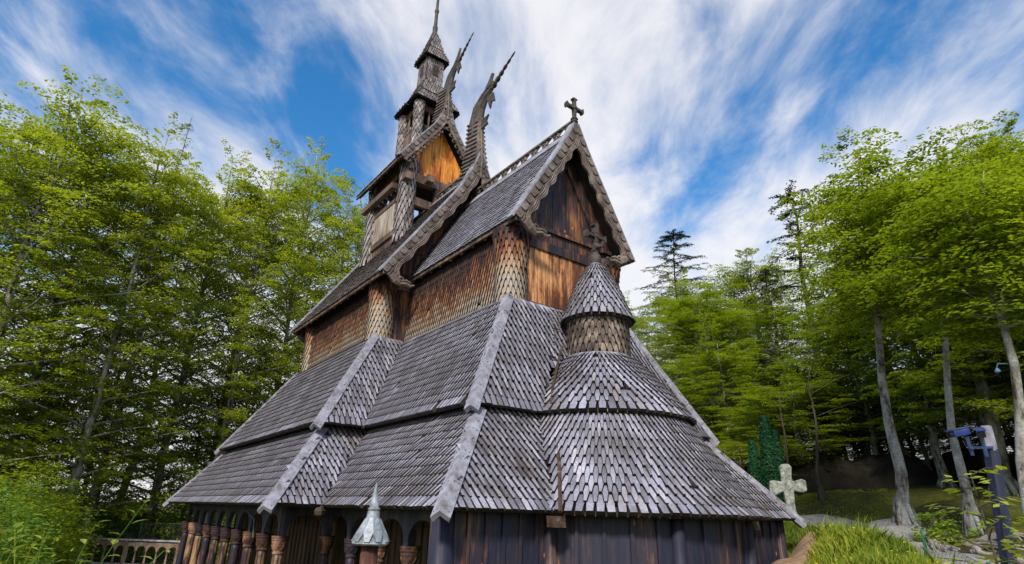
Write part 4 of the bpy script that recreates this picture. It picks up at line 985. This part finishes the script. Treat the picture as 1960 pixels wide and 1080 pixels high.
for o in P_.values():      # the prototypes themselves are not part of the place
    for ch in list(o.children): bpy.data.objects.remove(ch)
    bpy.data.objects.remove(o)

# trunks one can tell apart: three pale beeches by the path with high crowns
def trunk_tree(x, y, H, tr, base, rad, leanxy, label, seed, bark='bark', crown=True, dens=46, nl=46, group=None):
    o = make_tree('beech_tree', H, base, rad, nl if crown else 6, 9 if crown else 2, .085, seed=seed, leafm='leaf', dens=int(dens*1.7) if crown else 8, tr=tr, lean=leanxy, bark=bark)
    o.location = (x, y, gz1(x, y)); tag(o, label, 'tree', group); return o
trunk_tree(12.23, 5.76, 9.5, .125, 5.0, 1.9, (.050, .070), 'pale beech with knotted scarred trunk standing beside the path', 51)
trunk_tree(13.55, 5.16, 8.2, .092, 4.8, 1.7, (.058, .078), 'slim pale beech trunk between the path and the camera post', 52)
trunk_tree(14.95, 3.1, 6.8, .105, 4.0, 1.5, (.060, .080), 'pale beech trunk directly behind the camera post', 53)
for i, (x, y, tr_, lab) in enumerate([(8.6, 15.9, .20, 'dark thick trunk on the bank left of the scarred beech'), (11.3, 15.3, .16, 'dark trunk on the bank right of the scarred beech'), (12.2, 12.7, .21, 'grey forked trunk on the moss behind the scarred beech'),
                                 (13.9, 12.6, .20, 'dark trunk right behind the slim pale beech'), (10.2, 16.7, .13, 'slim dark trunk far back on the bank'), (7.4, 12.2, .07, 'thin bare stem left of the bank'), (6.6, 11.6, .06, 'thin reddish stem nearest the stone cross'), (14.9, 16.6, .13, 'slim dark trunk deep in the wood at right'), (6.0, 15.6, .10, 'slim dark trunk at the left end of the bank'), (7.2, 16.6, .12, 'dark trunk second from the left on the bank'), (9.6, 15.2, .09, 'thin dark trunk on the bank just left of the scarred beech'), (12.6, 16.2, .11, 'dark trunk on the bank behind the grey forked trunk'), (16.4, 14.6, .15, 'dark trunk farthest right on the bank')]):
    trunk_tree(x, y, 9.5 if tr_ > .1 else 5, tr_, 4.5 if tr_ > .1 else 3, 2.8, (.045+random.uniform(-.02, .02), .06+random.uniform(-.02, .02)), lab, 60+i, bark='barkdark' if i != 2 else 'bark', nl=30, crown=tr_ > .1)

# yew
def column_shrub(name, parts, H, label, x, y):
    root = empty(name, (x, y, gz1(x, y)), label, 'shrub'); v = []
    for (dx, dy, h, r) in parts:
        n = int(11500*h*r); t = rng.uniform(0, 1, n)**.8; a = rng.uniform(0, 6.283, n); rr = r*np.sqrt(rng.uniform(.35, 1, n))*(np.clip(1.08-t, 0, 1)**.45)*(1+.10*np.sin(a*5+t*14)+.07*np.sin(a*11-t*31))*rng.uniform(.85, 1.12, n)
        p = np.stack([dx+rr*np.cos(a), dy+rr*np.sin(a), t*h], 1); nn = np.stack([np.cos(a), np.sin(a), .8+0*a], 1); v.append(leaves(p, nn, .065, .4, .5))
    v = np.concatenate(v); fastmesh('foliage', v, np.arange(len(v)).reshape(-1, 4), [M['yew']], root)
    m = MB(); m.tube([(0, 0, -.1), (0, 0, H*.7)], [.08, .03], 6); s_ = m.build('stem', M['barkdark']); s_.parent = root
column_shrub('yew_shrub', [(0, 0, 2.95, .34), (-.36, -.26, 2.2, .27), (.2, .15, 2.5, .28)], 2.7, 'dark blue-green columnar yew standing behind the stone cross', 7.4, 9.3)

# shrubs and plants
def bush(name, x, y, R_, H, n, leafm, label, leaf=.09, cat='shrub', z=None, group=None, stems=9, asp=.55):
    root = empty(name, (x, y, gz1(x, y) if z is None else z), label, cat, group)
    k = n//26; th = rng.uniform(0, 6.283, k); r = R_*np.sqrt(rng.uniform(.05, 1, k)); zz_ = H*rng.uniform(.08, 1, k)*(1-.45*(r/R_)**2)
    cc = np.stack([r*np.cos(th), r*np.sin(th), zz_], 1)
    p = (cc[:, None, :]+rng.normal(0, 1, (k, 26, 3))*np.array([.16, .16, .07])*R_*.8).reshape(-1, 3); p[:, 2] = np.maximum(p[:, 2], .02)
    v = leaves(p, np.tile([0, 0, 1.0], (len(p), 1))+p*.3/R_, leaf, asp, .45)
    fastmesh('foliage', v, np.arange(len(v)).reshape(-1, 4), [M[leafm]], root)
    m = MB()
    for i in range(stems):
        a = random.uniform(0, 6.28); m.tube([(0, 0, -.05), (math.cos(a)*R_*.3, math.sin(a)*R_*.3, H*.4), (math.cos(a)*R_*.6, math.sin(a)*R_*.6, H*.8)], [.02, .014, .006], 5)
    s_ = m.build('stem', M['barkdark']); s_.parent = root
    return root
for a in [(-.9, -9.0, 1.2, 3.0, 12000, 'bush', 'tall green shrub left of the stone pier', .11), (2.2, -9.35, 1.1, 2.5, 11000, 'leafleft', 'shaded round shrub behind the foreground shoots', .10),
          (4.6, -9.1, 1.2, 2.6, 11000, 'bush', 'broad green shrub at the left edge', .10), (-4.2, -8.7, 1.6, 3.6, 13000, 'leafleft', 'tallest shaded shrub between the wood and the stone pier', .12),
          (-6.9, -8.6, 1.5, 2.8, 11000, 'bush', 'green shrub mound behind the leaning plank', .11), (-12.3, -6.3, 1.8, 2.7, 12000, 'bush', 'leafy shrub behind the left half of the railing', .13),
          (-11.9, -3.8, 1.7, 2.4, 11000, 'bush', 'leafy shrub behind the right half of the railing', .13), (7.6, -8.7, .8, 1.7, 8000, 'bush', 'dense shrub between the green fence post and the shoots', .08),
          (11.2, -8.62, .5, 1.65, 5200, 'bush', 'leafy shrub at the lower left corner', .06), (-8.9, -1.4, 1.1, 2.2, 7000, 'bush', 'shrub seen between the gallery columns', .10),
          (13.35, 3.95, .35, .55, 1600, 'bush', 'small fern clump at the foot of the stump', .06), (3.2, 11.4, 1.3, 2.2, 9000, 'leafleft', 'dark shrub left of the yew', .10)]:
    bush('shrub', *a[:7], leaf=a[7])
bush('shrub', 6.2, 9.9, .8, 1.0, 5000, 'leafleft', 'dark low shrub between the skirt roof and the stone cross', leaf=.08)
# lime-green shoots in the foreground: arching stem with paired leaves
def shoot(name, x, y, stems, label, leaf, leafm='lime', cat='plant', z=None):
    root = empty(name, (x, y, gz1(x, y) if z is None else z), label, cat); m = MB(); vs = []; fs = []
    for (dx, dy, h, nlf) in stems:
        pts = [V((dx*t*t*.9+dx*.1*t, dy*t*t*.9, h*t)) for t in [i/7 for i in range(8)]]; m.tube(pts, [.008-.0007*i for i in range(8)], 5)
        for i in range(nlf):
            t = .25+.75*i/(nlf-1); f = t*7; a = min(int(f), 6); c = pts[a].lerp(pts[a+1], f-a); az = i*2.4+random.uniform(-.3, .3)
            e = V((math.cos(az), math.sin(az), random.uniform(.1, .7))).normalized(); sd_ = e.cross(V((0, 0, 1))).normalized(); up_ = sd_.cross(e); L_ = leaf*random.uniform(.7, 1.2)*(1.1-.45*t); k = len(vs); wd = L_*.20
            ln = [c+e*L_*.08, c+e*L_*.42-up_*L_*.03, c+e*L_*.75-up_*L_*.10, c+e*L_-up_*L_*.22]
            ring = [ln[0], ln[1]+sd_*wd+up_*.006, ln[2]+sd_*wd*.75+up_*.004, ln[3], ln[2]-sd_*wd*.75+up_*.004, ln[1]-sd_*wd+up_*.006, ln[1], ln[2]]
            vs += ring; fs += [(k, k+1, k+6), (k+1, k+2, k+7, k+6), (k+2, k+3, k+7), (k+3, k+4, k+7), (k+4, k+5, k+6, k+7), (k+5, k, k+6)]
    s_ = m.build('stem', M['bush']); s_.parent = root
    q = MB(); q.add(vs, fs); l_ = q.build('leaves', M[leafm]); l_.parent = root; return root
shoot('willow_shoot', 11.6, -8.12, [(.2, .8, 1.8, 22), (.1, -.1, 1.95, 22), (.28, .55, 2.15, 22), (.05, .25, 2.0, 20), (-.1, -.3, 1.95, 18)], 'pale leafy shoot arching up at the lower left corner', .17, z=-2.15)
shoot('willow_shoot', 11.7, -8.50, [(.1, .2, 2.0, 20), (.2, -.2, 1.75, 20), (-.3, .1, 1.8, 18), (.0, -.5, 1.7, 18)], 'cluster of broad-leaved shoots at the left edge', .17, z=-2.1)
shoot('willow_shoot', 10.9, -8.35, [(.1, .2, 1.9, 24), (.3, .1, 1.75, 22), (-.3, .2, 1.8, 22), (.2, -.4, 1.7, 22), (.4, .5, 1.65, 20)], 'bushy yellow-tipped shoots behind the arching one', .13, 'bush', z=-2.1)
# rowan-like sapling at right with tiers of flat leafy twigs
def sapling(x, y, H, label):
    root = empty('beech_sapling', (x, y, gz1(x, y)), label, 'sapling'); m = MB(); m.tube([(0, 0, -.1), (.02, 0, H*.5), (-.02, .03, H)], [.014, .010, .004], 6); C = []; Nn = []
    for i in range(17):
        h = H*(.22+.76*i/16); az = i*2.4; ln = .62*(1.08-h/H)**.7+.08; e = V((math.cos(az), math.sin(az), 0)); p0 = V((0, 0, h)); p1 = p0+e*ln+V((0, 0, ln*.22))
        m.tube([p0, p0.lerp(p1, .5)+V((0, 0, .03)), p1], [.006, .004, .002], 4); s_ = V((-e.y, e.x, 0))
        for j in range(int(9+22*ln)):
            t = .15+.85*(j+1)/int(9+22*ln); c = p0.lerp(p1, t)+s_*(-1)**j*(.05+.07*math.sin(t*3.0)); C.append(tuple(c+V((0, 0, random.uniform(-.01, .02))))); Nn.append((e.x*.3, e.y*.3, 1))
    v = leaves(np.array(C), np.array(Nn), .085, .5, .18); fastmesh('leaves', v, np.arange(len(v)).reshape(-1, 4), [M['lime']], root)
    t_ = m.build('stem', M['barkdark']); t_.parent = root
sapling(15.95, -2.55, 1.62, 'yellow-green beech sapling in front of the camera post')
sapling(16.1, -2.1, 1.1, 'smaller sapling at the right edge under the camera post')

# meadow grass on the mound
G = []; tri = np.array([(11.7, 2.2), (12.5, 1.1), (14.6, -1.3), (15.6, -.6), (14.4, .9), (13.2, 2.6), (12.2, 4.0), (11.2, 4.9), (9.6, 6.2), (9.0, 5.2), (10.8, 4.2)])
def inside(px_, py_, poly):
    r = np.zeros(len(px_), bool); j = len(poly)-1
    for i in range(len(poly)):
        xi, yi = poly[i]; xj, yj = poly[j]; c = ((yi > py_) != (yj > py_)) & (px_ < (xj-xi)*(py_-yi)/(yj-yi+1e-12)+xi); r ^= c; j = i
    return r
n = 150000; gx_ = rng.uniform(8.8, 15.8, n); gy_ = rng.uniform(-1.6, 6.4, n); ok = inside(gx_, gy_, tri)
def segd(x, y, a, b):
    ax, ay = a; bx, by = b; t = np.clip(((x-ax)*(bx-ax)+(y-ay)*(by-ay))/((bx-ax)**2+(by-ay)**2), 0, 1); return np.hypot(x-ax-t*(bx-ax), y-ay-t*(by-ay))
dp = [(13.2, -1.0), (12.3, .6), (11.9, 1.6), (11.55, 2.6), (11.1, 3.6), (10.8, 4.8)]
for a, b in zip(dp, dp[1:]): ok &= segd(gx_, gy_, a, b) > .42*rng.uniform(.6, 1.3, n)
gx_, gy_ = gx_[ok], gy_[ok]; n = len(gx_); hz_ = gz(gx_, gy_)
clump = .5+.5*np.sin(gx_*3.1+np.sin(gy_*2.7)*2)*np.cos(gy_*3.7+gx_)
hh = (.05+.13*clump+.10*rng.uniform(0, 1, n)**2+.22*(rng.uniform(0, 1, n) > .985)); a = rng.uniform(0, 6.283, n); wd = .007; lx, ly = rng.normal(0, .35, n)*hh, rng.normal(0, .35, n)*hh
B_ = np.stack([gx_, gy_, hz_-.01], 1); s_ = np.stack([np.cos(a)*wd, np.sin(a)*wd, 0*a], 1); T_ = B_+np.stack([lx, ly, hh], 1); Mid = (B_+T_)/2+np.stack([-lx*.15, -ly*.15, hh*.1], 1)
v = np.stack([B_-s_, B_+s_, Mid+s_*.9, T_, Mid-s_*.9], 1).reshape(-1, 3); f = np.arange(n*5).reshape(-1, 5)
tag(fastmesh('meadow_grass', v, f, [M['grass']]), 'sunlit yellow-green meadow grass covering the mound beside the church', 'grass', kind='stuff')
idx = rng.choice(n, 170); m = MB()
fv = leaves(np.stack([gx_[idx], gy_[idx], hz_[idx]+hh[idx]+.04], 1), np.tile([0, 0, 1.0], (170, 1)), .035, .9, .3)
tag(fastmesh('meadow_flowers', fv, np.arange(len(fv)).reshape(-1, 4), [M['flower']]), 'small yellow flowers scattered through the meadow grass', 'flowers', kind='stuff')
# ground cover: leafy weeds on the forest floor and the slope by the camera
n = 60000; x_ = rng.uniform(-16, 20, n); y_ = rng.uniform(-15, 20, n)
ok = ~((x_ > -4.8) & (x_ < 11) & (np.abs(y_) < 5.4)) & (np.sin(x_*.9+2*np.sin(y_*.7))+np.cos(y_*1.1) > .1)
pth = [(17.5, -1.0), (15.6, .9), (14.3, 2.2), (13.1, 3.8), (12.4, 5.0), (11.3, 6.8), (8.5, 9.2), (5, 10.5)]
for a_, b_ in zip(pth, pth[1:]): ok &= segd(x_, y_, a_, b_) > .6
for a_, b_ in zip(dp, dp[1:]): ok &= segd(x_, y_, a_, b_) > .3
ok &= np.hypot(x_-17.6, y_+8.2) > 2.2
x_, y_ = x_[ok], y_[ok]; p = np.stack([x_, y_, gz(x_, y_)+rng.uniform(.02, .12, len(x_))], 1)
v = leaves(p, np.tile([0, 0, 1.0], (len(p), 1)), .07, .5, .6)
tag(fastmesh('ground_cover', v, np.arange(len(v)).reshape(-1, 4), [M['leafleft']]), 'low leafy ground cover over the forest floor', 'ground cover', kind='stuff')

# ------------------------------------------------------------------ things in front and around
# gate post with a faceted shingled cap
t = empty('gate_post', (13.04, -6.18, gz1(13.04, -6.18)), 'flaking brown gate post with a grey faceted pointed cap in front of the arcade', 'post')
z0 = gz1(13.04, -6.18)
m = MB(); m.lathe((0, 0, -.1), [(.068, 0), (.066, -.25-z0+.1)], 18); s_ = m.build('post', M['postwood'], smooth=True); s_.parent = t
m = MB()
def skirtcap(mb, zt, zb, rt, rb, n, wtop, wmid, wbot, off, th, tm):
    for i in range(n):
        a = 2*math.pi*(i+off)/n; e = V((math.cos(a), math.sin(a), 0)); u = V((-e.y, e.x, 0))
        def P(t, w_, h=0): return e*(rt+(rb-rt)*t+h)+u*w_+V((0, 0, zt+(zb-zt)*t+h*.5))
        top = [P(0, -wtop, .0), P(tm, -wmid), P(1, -wbot), P(1, wbot), P(tm, wmid), P(0, wtop)]
        mb.prism(top, -e*th-V((0, 0, th*.8)))
hz0 = -z0
skirtcap(m, hz0-.125, hz0-.345, .060, .168, 10, .018, .052, .052, .5, .02, .55)
skirtcap(m, hz0-.120, hz0-.325, .072, .182, 10, .020, .046, .022, 0, .022, .62)
m.lathe((0, 0, hz0-.33), [(.155, 0), (.05, .19)], 20)
cp = m.build('post_cap', M['metal']); cp.parent = t; CAPS = .80
m = MB(); m.lathe((0, 0, hz0-.135), [(.066, 0), (.066, .01), (.058, .075), (.050, .085), (.060, .09), (.060, .105), (.046, .11), (.026, .24), (.006, .335), (.002, .345)], 16); f_ = m.build('spike', M['metal'], smooth=True); f_.parent = cp
cp.scale = (CAPS, CAPS, CAPS); cp.location = (0, 0, (hz0+.21)*(1-CAPS))

# camera post
z0 = gz1(15.70, -.98)
t = empty('camera_post', (15.70, -.98, z0), 'tall dark blue wooden post carrying two blue cameras', 'post'); hz0 = -z0
hd = V((math.cos(YAW), math.sin(YAW), 0)); lf = V((-hd.y, hd.x, 0))
m = MB(); m.bar(lf*.24+V((0, 0, -.3)), V((0, 0, hz0+.72)), .085, .09, tuple(hd)); s_ = m.build('post', M['bluepost']); s_.parent = t
m = MB(); m.box((-.02, -.04, hz0+.70), (.045, .045, hz0+.94)); s2 = m.build('pale_board', M['board']); s2.parent = t
hd = V((math.cos(YAW), math.sin(YAW), 0)); lf = V((-hd.y, hd.x, 0))
def seccam(off, aim, z, label):
    t2 = empty('security_camera', V((15.70, -.98, z0))+off+V((0, 0, 0)), label, 'camera'); aim = V(aim).normalized()
    m = MB(); m.bar(-aim*.02, aim*.19, .062, .058); b = m.build('housing', M['camblue']); b.parent = t2
    m = MB(); m.bar(-aim*.05+V((0, 0, .040)), aim*.23+V((0, 0, .040)), .076, .009); h = m.build('sunshield', M['camblue']); h.parent = t2
    m = MB(); m.tube([aim*.21, aim*.23], .028, 12); g = m.build('lens', M['glass']); g.parent = t2
    m = MB(); m.tube([V((0, 0, -.05)), V((0, 0, -.12)), -off.normalized()*.10+V((0, 0, -.13))], .016, 6); k = m.build('bracket', M['camblue']); k.parent = t2
seccam(lf*.11-hd*.06+V((0, 0, hz0+.87)), lf*.55-hd*.75+V((0, 0, -.22)), 0, 'blue security camera nearest the post, pointing down to the path')
seccam(lf*.22-hd*.02+V((0, 0, hz0+.88)), lf*1.0-hd*.25+V((0, 0, -.22)), 0, 'blue security camera farther from the post, pointing left')
m = MB(); m.bar(tuple(lf*.02-hd*.05+V((0, 0, hz0+.73))), tuple(lf*.25-hd*.05+V((0, 0, hz0+.72))), .028, .022); b = m.build('bracket_arm', M['camblue']); b.parent = t

# stone cross
z0 = gz1(8.95, 7.35); t = empty('stone_cross', (8.95, 7.35, z0), 'pale lichen-covered stone cross with flared arms behind the roof corner', 'cross')
d_ = V((math.cos(YAW+R(78)), math.sin(YAW+R(78)), 0)); nn = V((-d_.y, d_.x, 0))
out_ = [(-.17, 0), (.17, 0), (.13, .62), (.15, 1.0), (.42, .86), (.53, .90), (.55, 1.02), (.52, 1.30), (.40, 1.33), (.17, 1.28), (.16, 1.40), (.19, 1.72), (.10, 1.82), (-.10, 1.83), (-.19, 1.73), (-.14, 1.42), (-.17, 1.30), (-.44, 1.38), (-.55, 1.32), (-.54, 1.02), (-.40, .97), (-.16, 1.02), (-.13, .62)]
m = MB(); m.prism([d_*x+V((0, 0, z))-nn*.09 for x, z in out_], nn*.18); s_ = m.build('cross', M['stone']); s_.parent = t
bv_ = s_.modifiers.new('bevel', 'BEVEL'); bv_.width = .03; bv_.segments = 2
m = MB(); m.box((-.30, -.26, -.25), (.30, .26, .12)); b = m.build('base', M['stone']); b.parent = t; s_.scale = (.84, .84, .84)

# stump, roots
z0 = gz1(11.9, 6.5); m = MB(); m.lathe((0, 0, -.1), [(.22, 0), (.17, .12), (.14, .45), (.13, .62), (.11, .62)], 14)
o = m.build('tree_stump', M['root'], smooth=False); o.location = (11.9, 6.5, z0); tag(o, 'weathered grey stump on the path edge left of the scarred beech', 'stump')
labs = ['longest grey root crossing the slope below the scarred beech', 'twisted root pile at the edge of the gravel path', 'bare root running towards the slim pale beech', 'short forked root near the right fence post', 'low root arch half buried by the path', 'thin root end pointing at the camera post']
for i, (x, y, dx, dy, ln) in enumerate([(13.0, 4.6, 1, -.5, 1.5), (13.9, 3.6, 1, -.3, .9), (13.5, 4.3, .9, .2, 1.1), (14.4, 2.9, .7, -.8, .8), (13.3, 3.9, .5, -.9, .8), (14.3, 3.5, 1, -.9, .9)]):
    m = MB()
    for j in range(3):
        pts = []; 
        for q in range(9):
            tt = q/8; X = x+dx*ln*tt+(j-1)*.10*tt+.06*math.sin(q*1.7+i+j); Y = y+dy*ln*tt+.10*math.cos(q*1.3+i*2+j)*tt+(j-1)*.14*tt; pts.append((X, Y, gz1(X, Y)+.05+.05*math.sin(q*1.1+j+i)))
        m.tube(pts, [.055-.005*q for q in range(9)], 7)
    tag(m.build('tree_root', M['root'], smooth=True), labs[i], 'root', 'bare roots beside the path')
# wire fences
def wire_fence(pts, h, label, step=.10):
    a0 = pts[0]; t = empty('wire_fence', (a0[0], a0[1], gz1(*a0)), label, 'fence'); base = t.location
    for (x, y) in pts:
        m = MB(); z = gz1(x, y); m.tube([V((x, y, z-.1))-base, V((x, y, z+h+.05))-base], .022, 8); s_ = m.build('fence_post', M['greenmetal']); s_.parent = t
    m = MB()
    for a, b in zip(pts, pts[1:]):
        A, B = V((a[0], a[1], gz1(*a))), V((b[0], b[1], gz1(*b))); L_ = (B-A).length; n = int(L_/step)
        for i in range(-int(h/step), n):
            for s in (0, 1):
                x0, x1 = i*step, i*step+h; z0_, z1_ = 0, h
                if x0 < 0: z0_ = -x0; x0 = 0
                if x1 > L_: z1_ = h-(x1-L_); x1 = L_
                if x1 <= x0: continue
                if s: p0, p1 = A.lerp(B, x0/L_)+V((0, 0, h-z0_)), A.lerp(B, x1/L_)+V((0, 0, h-z1_))
                else: p0, p1 = A.lerp(B, x0/L_)+V((0, 0, z0_)), A.lerp(B, x1/L_)+V((0, 0, z1_))
                m.tube([p0-base, p1-base], .0022, 3)
        m.tube([A+V((0, 0, h))-base, B+V((0, 0, h))-base], .006, 4)
    g = m.build('netting', M['wire']); g.parent = t; return t
wire_fence([(-8.6, -9.6), (-10.6, -7.0), (-9.6, -5.2), (-8.4, -3.6)], 1.45, 'green wire netting fence behind the wooden railing', .13)
wire_fence([(14.0, 1.6), (15.05, .35), (15.9, -.6), (17.2, -1.6)], .36, 'low wire fence with green posts along the gravel path', .09)
wire_fence([(5.0, -9.6), (8.6, -8.45), (10.4, -9.0)], .95, 'green fence post with netting among the shrubs at lower left', .12)

# arcaded wooden railing
A0, B0 = V((-9.8, -7.1, 0)), V((-6.6, -3.6, 0)); zt = -1.2
t = empty('wooden_railing', (A0.x, A0.y, -2.15), 'long grey wooden railing with arched balusters left of the church', 'railing'); base = t.location
d = (B0-A0); Ln = d.length; u = d/Ln; nr = V((u.y, -u.x, 0))
def rail(name, z0_, z1_, w_, mt):
    m = MB(); m.prism([A0-nr*w_-base+V((0, 0, z0_)), A0+nr*w_-base+V((0, 0, z0_)), A0+nr*w_-base+V((0, 0, z1_)), A0-nr*w_-base+V((0, 0, z1_))], d); o = m.build(name, M[mt]); o.parent = t
rail('handrail', zt-.05, zt, .09, 'board'); rail('bottom_rail', -2.12, -1.98, .07, 'stonegrey')
nb = 12; sp_ = Ln/nb
m = MB()
for i in range(nb):
    c = A0+u*(i+.5)*sp_-base; r = sp_*.40
    arcp = [c+u*math.cos(math.pi-math.pi*q/8)*r+V((0, 0, zt-.36+math.sin(math.pi*q/8)*r*.95)) for q in range(9)]
    ztop_ = zt-.055
    for q in range(8): m.prism([arcp[q]-nr*.025, arcp[q+1]-nr*.025, V((arcp[q+1].x, arcp[q+1].y, ztop_))-nr*.025, V((arcp[q].x, arcp[q].y, ztop_))-nr*.025], nr*.05)
    for s in (-1, 1):
        e0 = c+u*s*r; e1 = c+u*s*sp_*.5; m.prism([V((e0.x, e0.y, zt-.36))-nr*.025, V((e1.x, e1.y, zt-.36))-nr*.025, V((e1.x, e1.y, ztop_))-nr*.025, V((e0.x, e0.y, ztop_))-nr*.025], nr*.05)
# arch boards carry world z already
for k_ in range(len(m.v)): m.v[k_] = (m.v[k_][0], m.v[k_][1], m.v[k_][2]-base.z if m.v[k_][2] < -0.0 else m.v[k_][2])
arch_fix = m
o = arch_fix.build('arched_board', M['railwood']); o.parent = t
bal = None
for i in range(nb+1):
    c = A0+u*i*sp_
    if i % 5 == 0:
        m = MB(); m.box((-.07, -.07, -2.15), (.07, .07, zt-.05)); o = m.build('newel_post', M['railwood']); o.parent = t; o.location = c-base; continue
    if bal is None:
        m = MB(); m.lathe((0, 0, -1.98), [(.045, 0), (.045, .06), (.03, .08), (.026, .35), (.03, .36), (.045, .40), (.055, .44)], 10); bal = m.build('baluster', M['railwood'], smooth=True); o = bal
    else: o = bal.copy(); col.objects.link(o)
    o.parent = t; o.location = c-base
# leaning plank with curved head, stone block, blue lid
z0 = gz1(-7.0, -7.9); m = MB(); m.prism([(-.10, -.03, 0), (.10, -.03, 0), (.20, -.03, 1.2), (.36, -.03, 2.25), (.30, -.03, 2.5), (.14, -.03, 2.52), (.10, -.03, 2.2), (-.02, -.03, 1.3)], (0, .06, 0))
o = m.build('leaning_plank', M['barkdark']); o.location = (-9.9, -7.35, gz1(-9.9, -7.35)); o.rotation_euler = (0, 0, YAW-math.pi/2); o.scale = (1, 1, .95)
tag(o, 'dark curved plank standing upright at the left end of the railing', 'plank')
m = MB()
for k_ in range(4): m.box((-.55+.03*(k_ % 2), -.45, k_*.19), (.55-.02*(k_ % 3), .45, k_*.19+.175))
z0 = gz1(-1.4, -7.8); o = m.build('stone_pier', M['stonegrey']); o.location = (-1.4, -7.8, z0-.1); o.rotation_euler = (0, 0, .5); tag(o, 'low grey layered stone pier among the shrubs', 'stone pier')
m = MB(); m.prism([(-.45, -.35, 0), (.45, -.35, 0), (.45, .35, 0), (-.45, .35, 0)], (0, 0, .07)); m.prism([(-.3, -.25, .07), (.3, -.25, .07), (.3, .25, .07), (-.3, .25, .07)], (0, 0, .04))
o = m.build('box_lid', M['bluemetal']); o.location = (-1.4, -7.8, z0+.66); o.rotation_euler = (0, 0, .5); tag(o, 'pale blue metal lid lying on the stone pier', 'lid')
m = MB(); m.tube([(0, 0, .08), (.02, .02, .14), (.13, .17, .15)], .010, 6); m.lathe((0, 0, 0), [(.012, 0), (.036, .008), (.04, .03), (.022, .06), (.008, .08)], 12); o = m.build('hanging_lamp', M['bluemetal'], smooth=True)
o.location = V((14.98, 3.13, 2.25)); tag(o, 'small pale blue lamp fixed on the trunk behind the camera post', 'lamp')
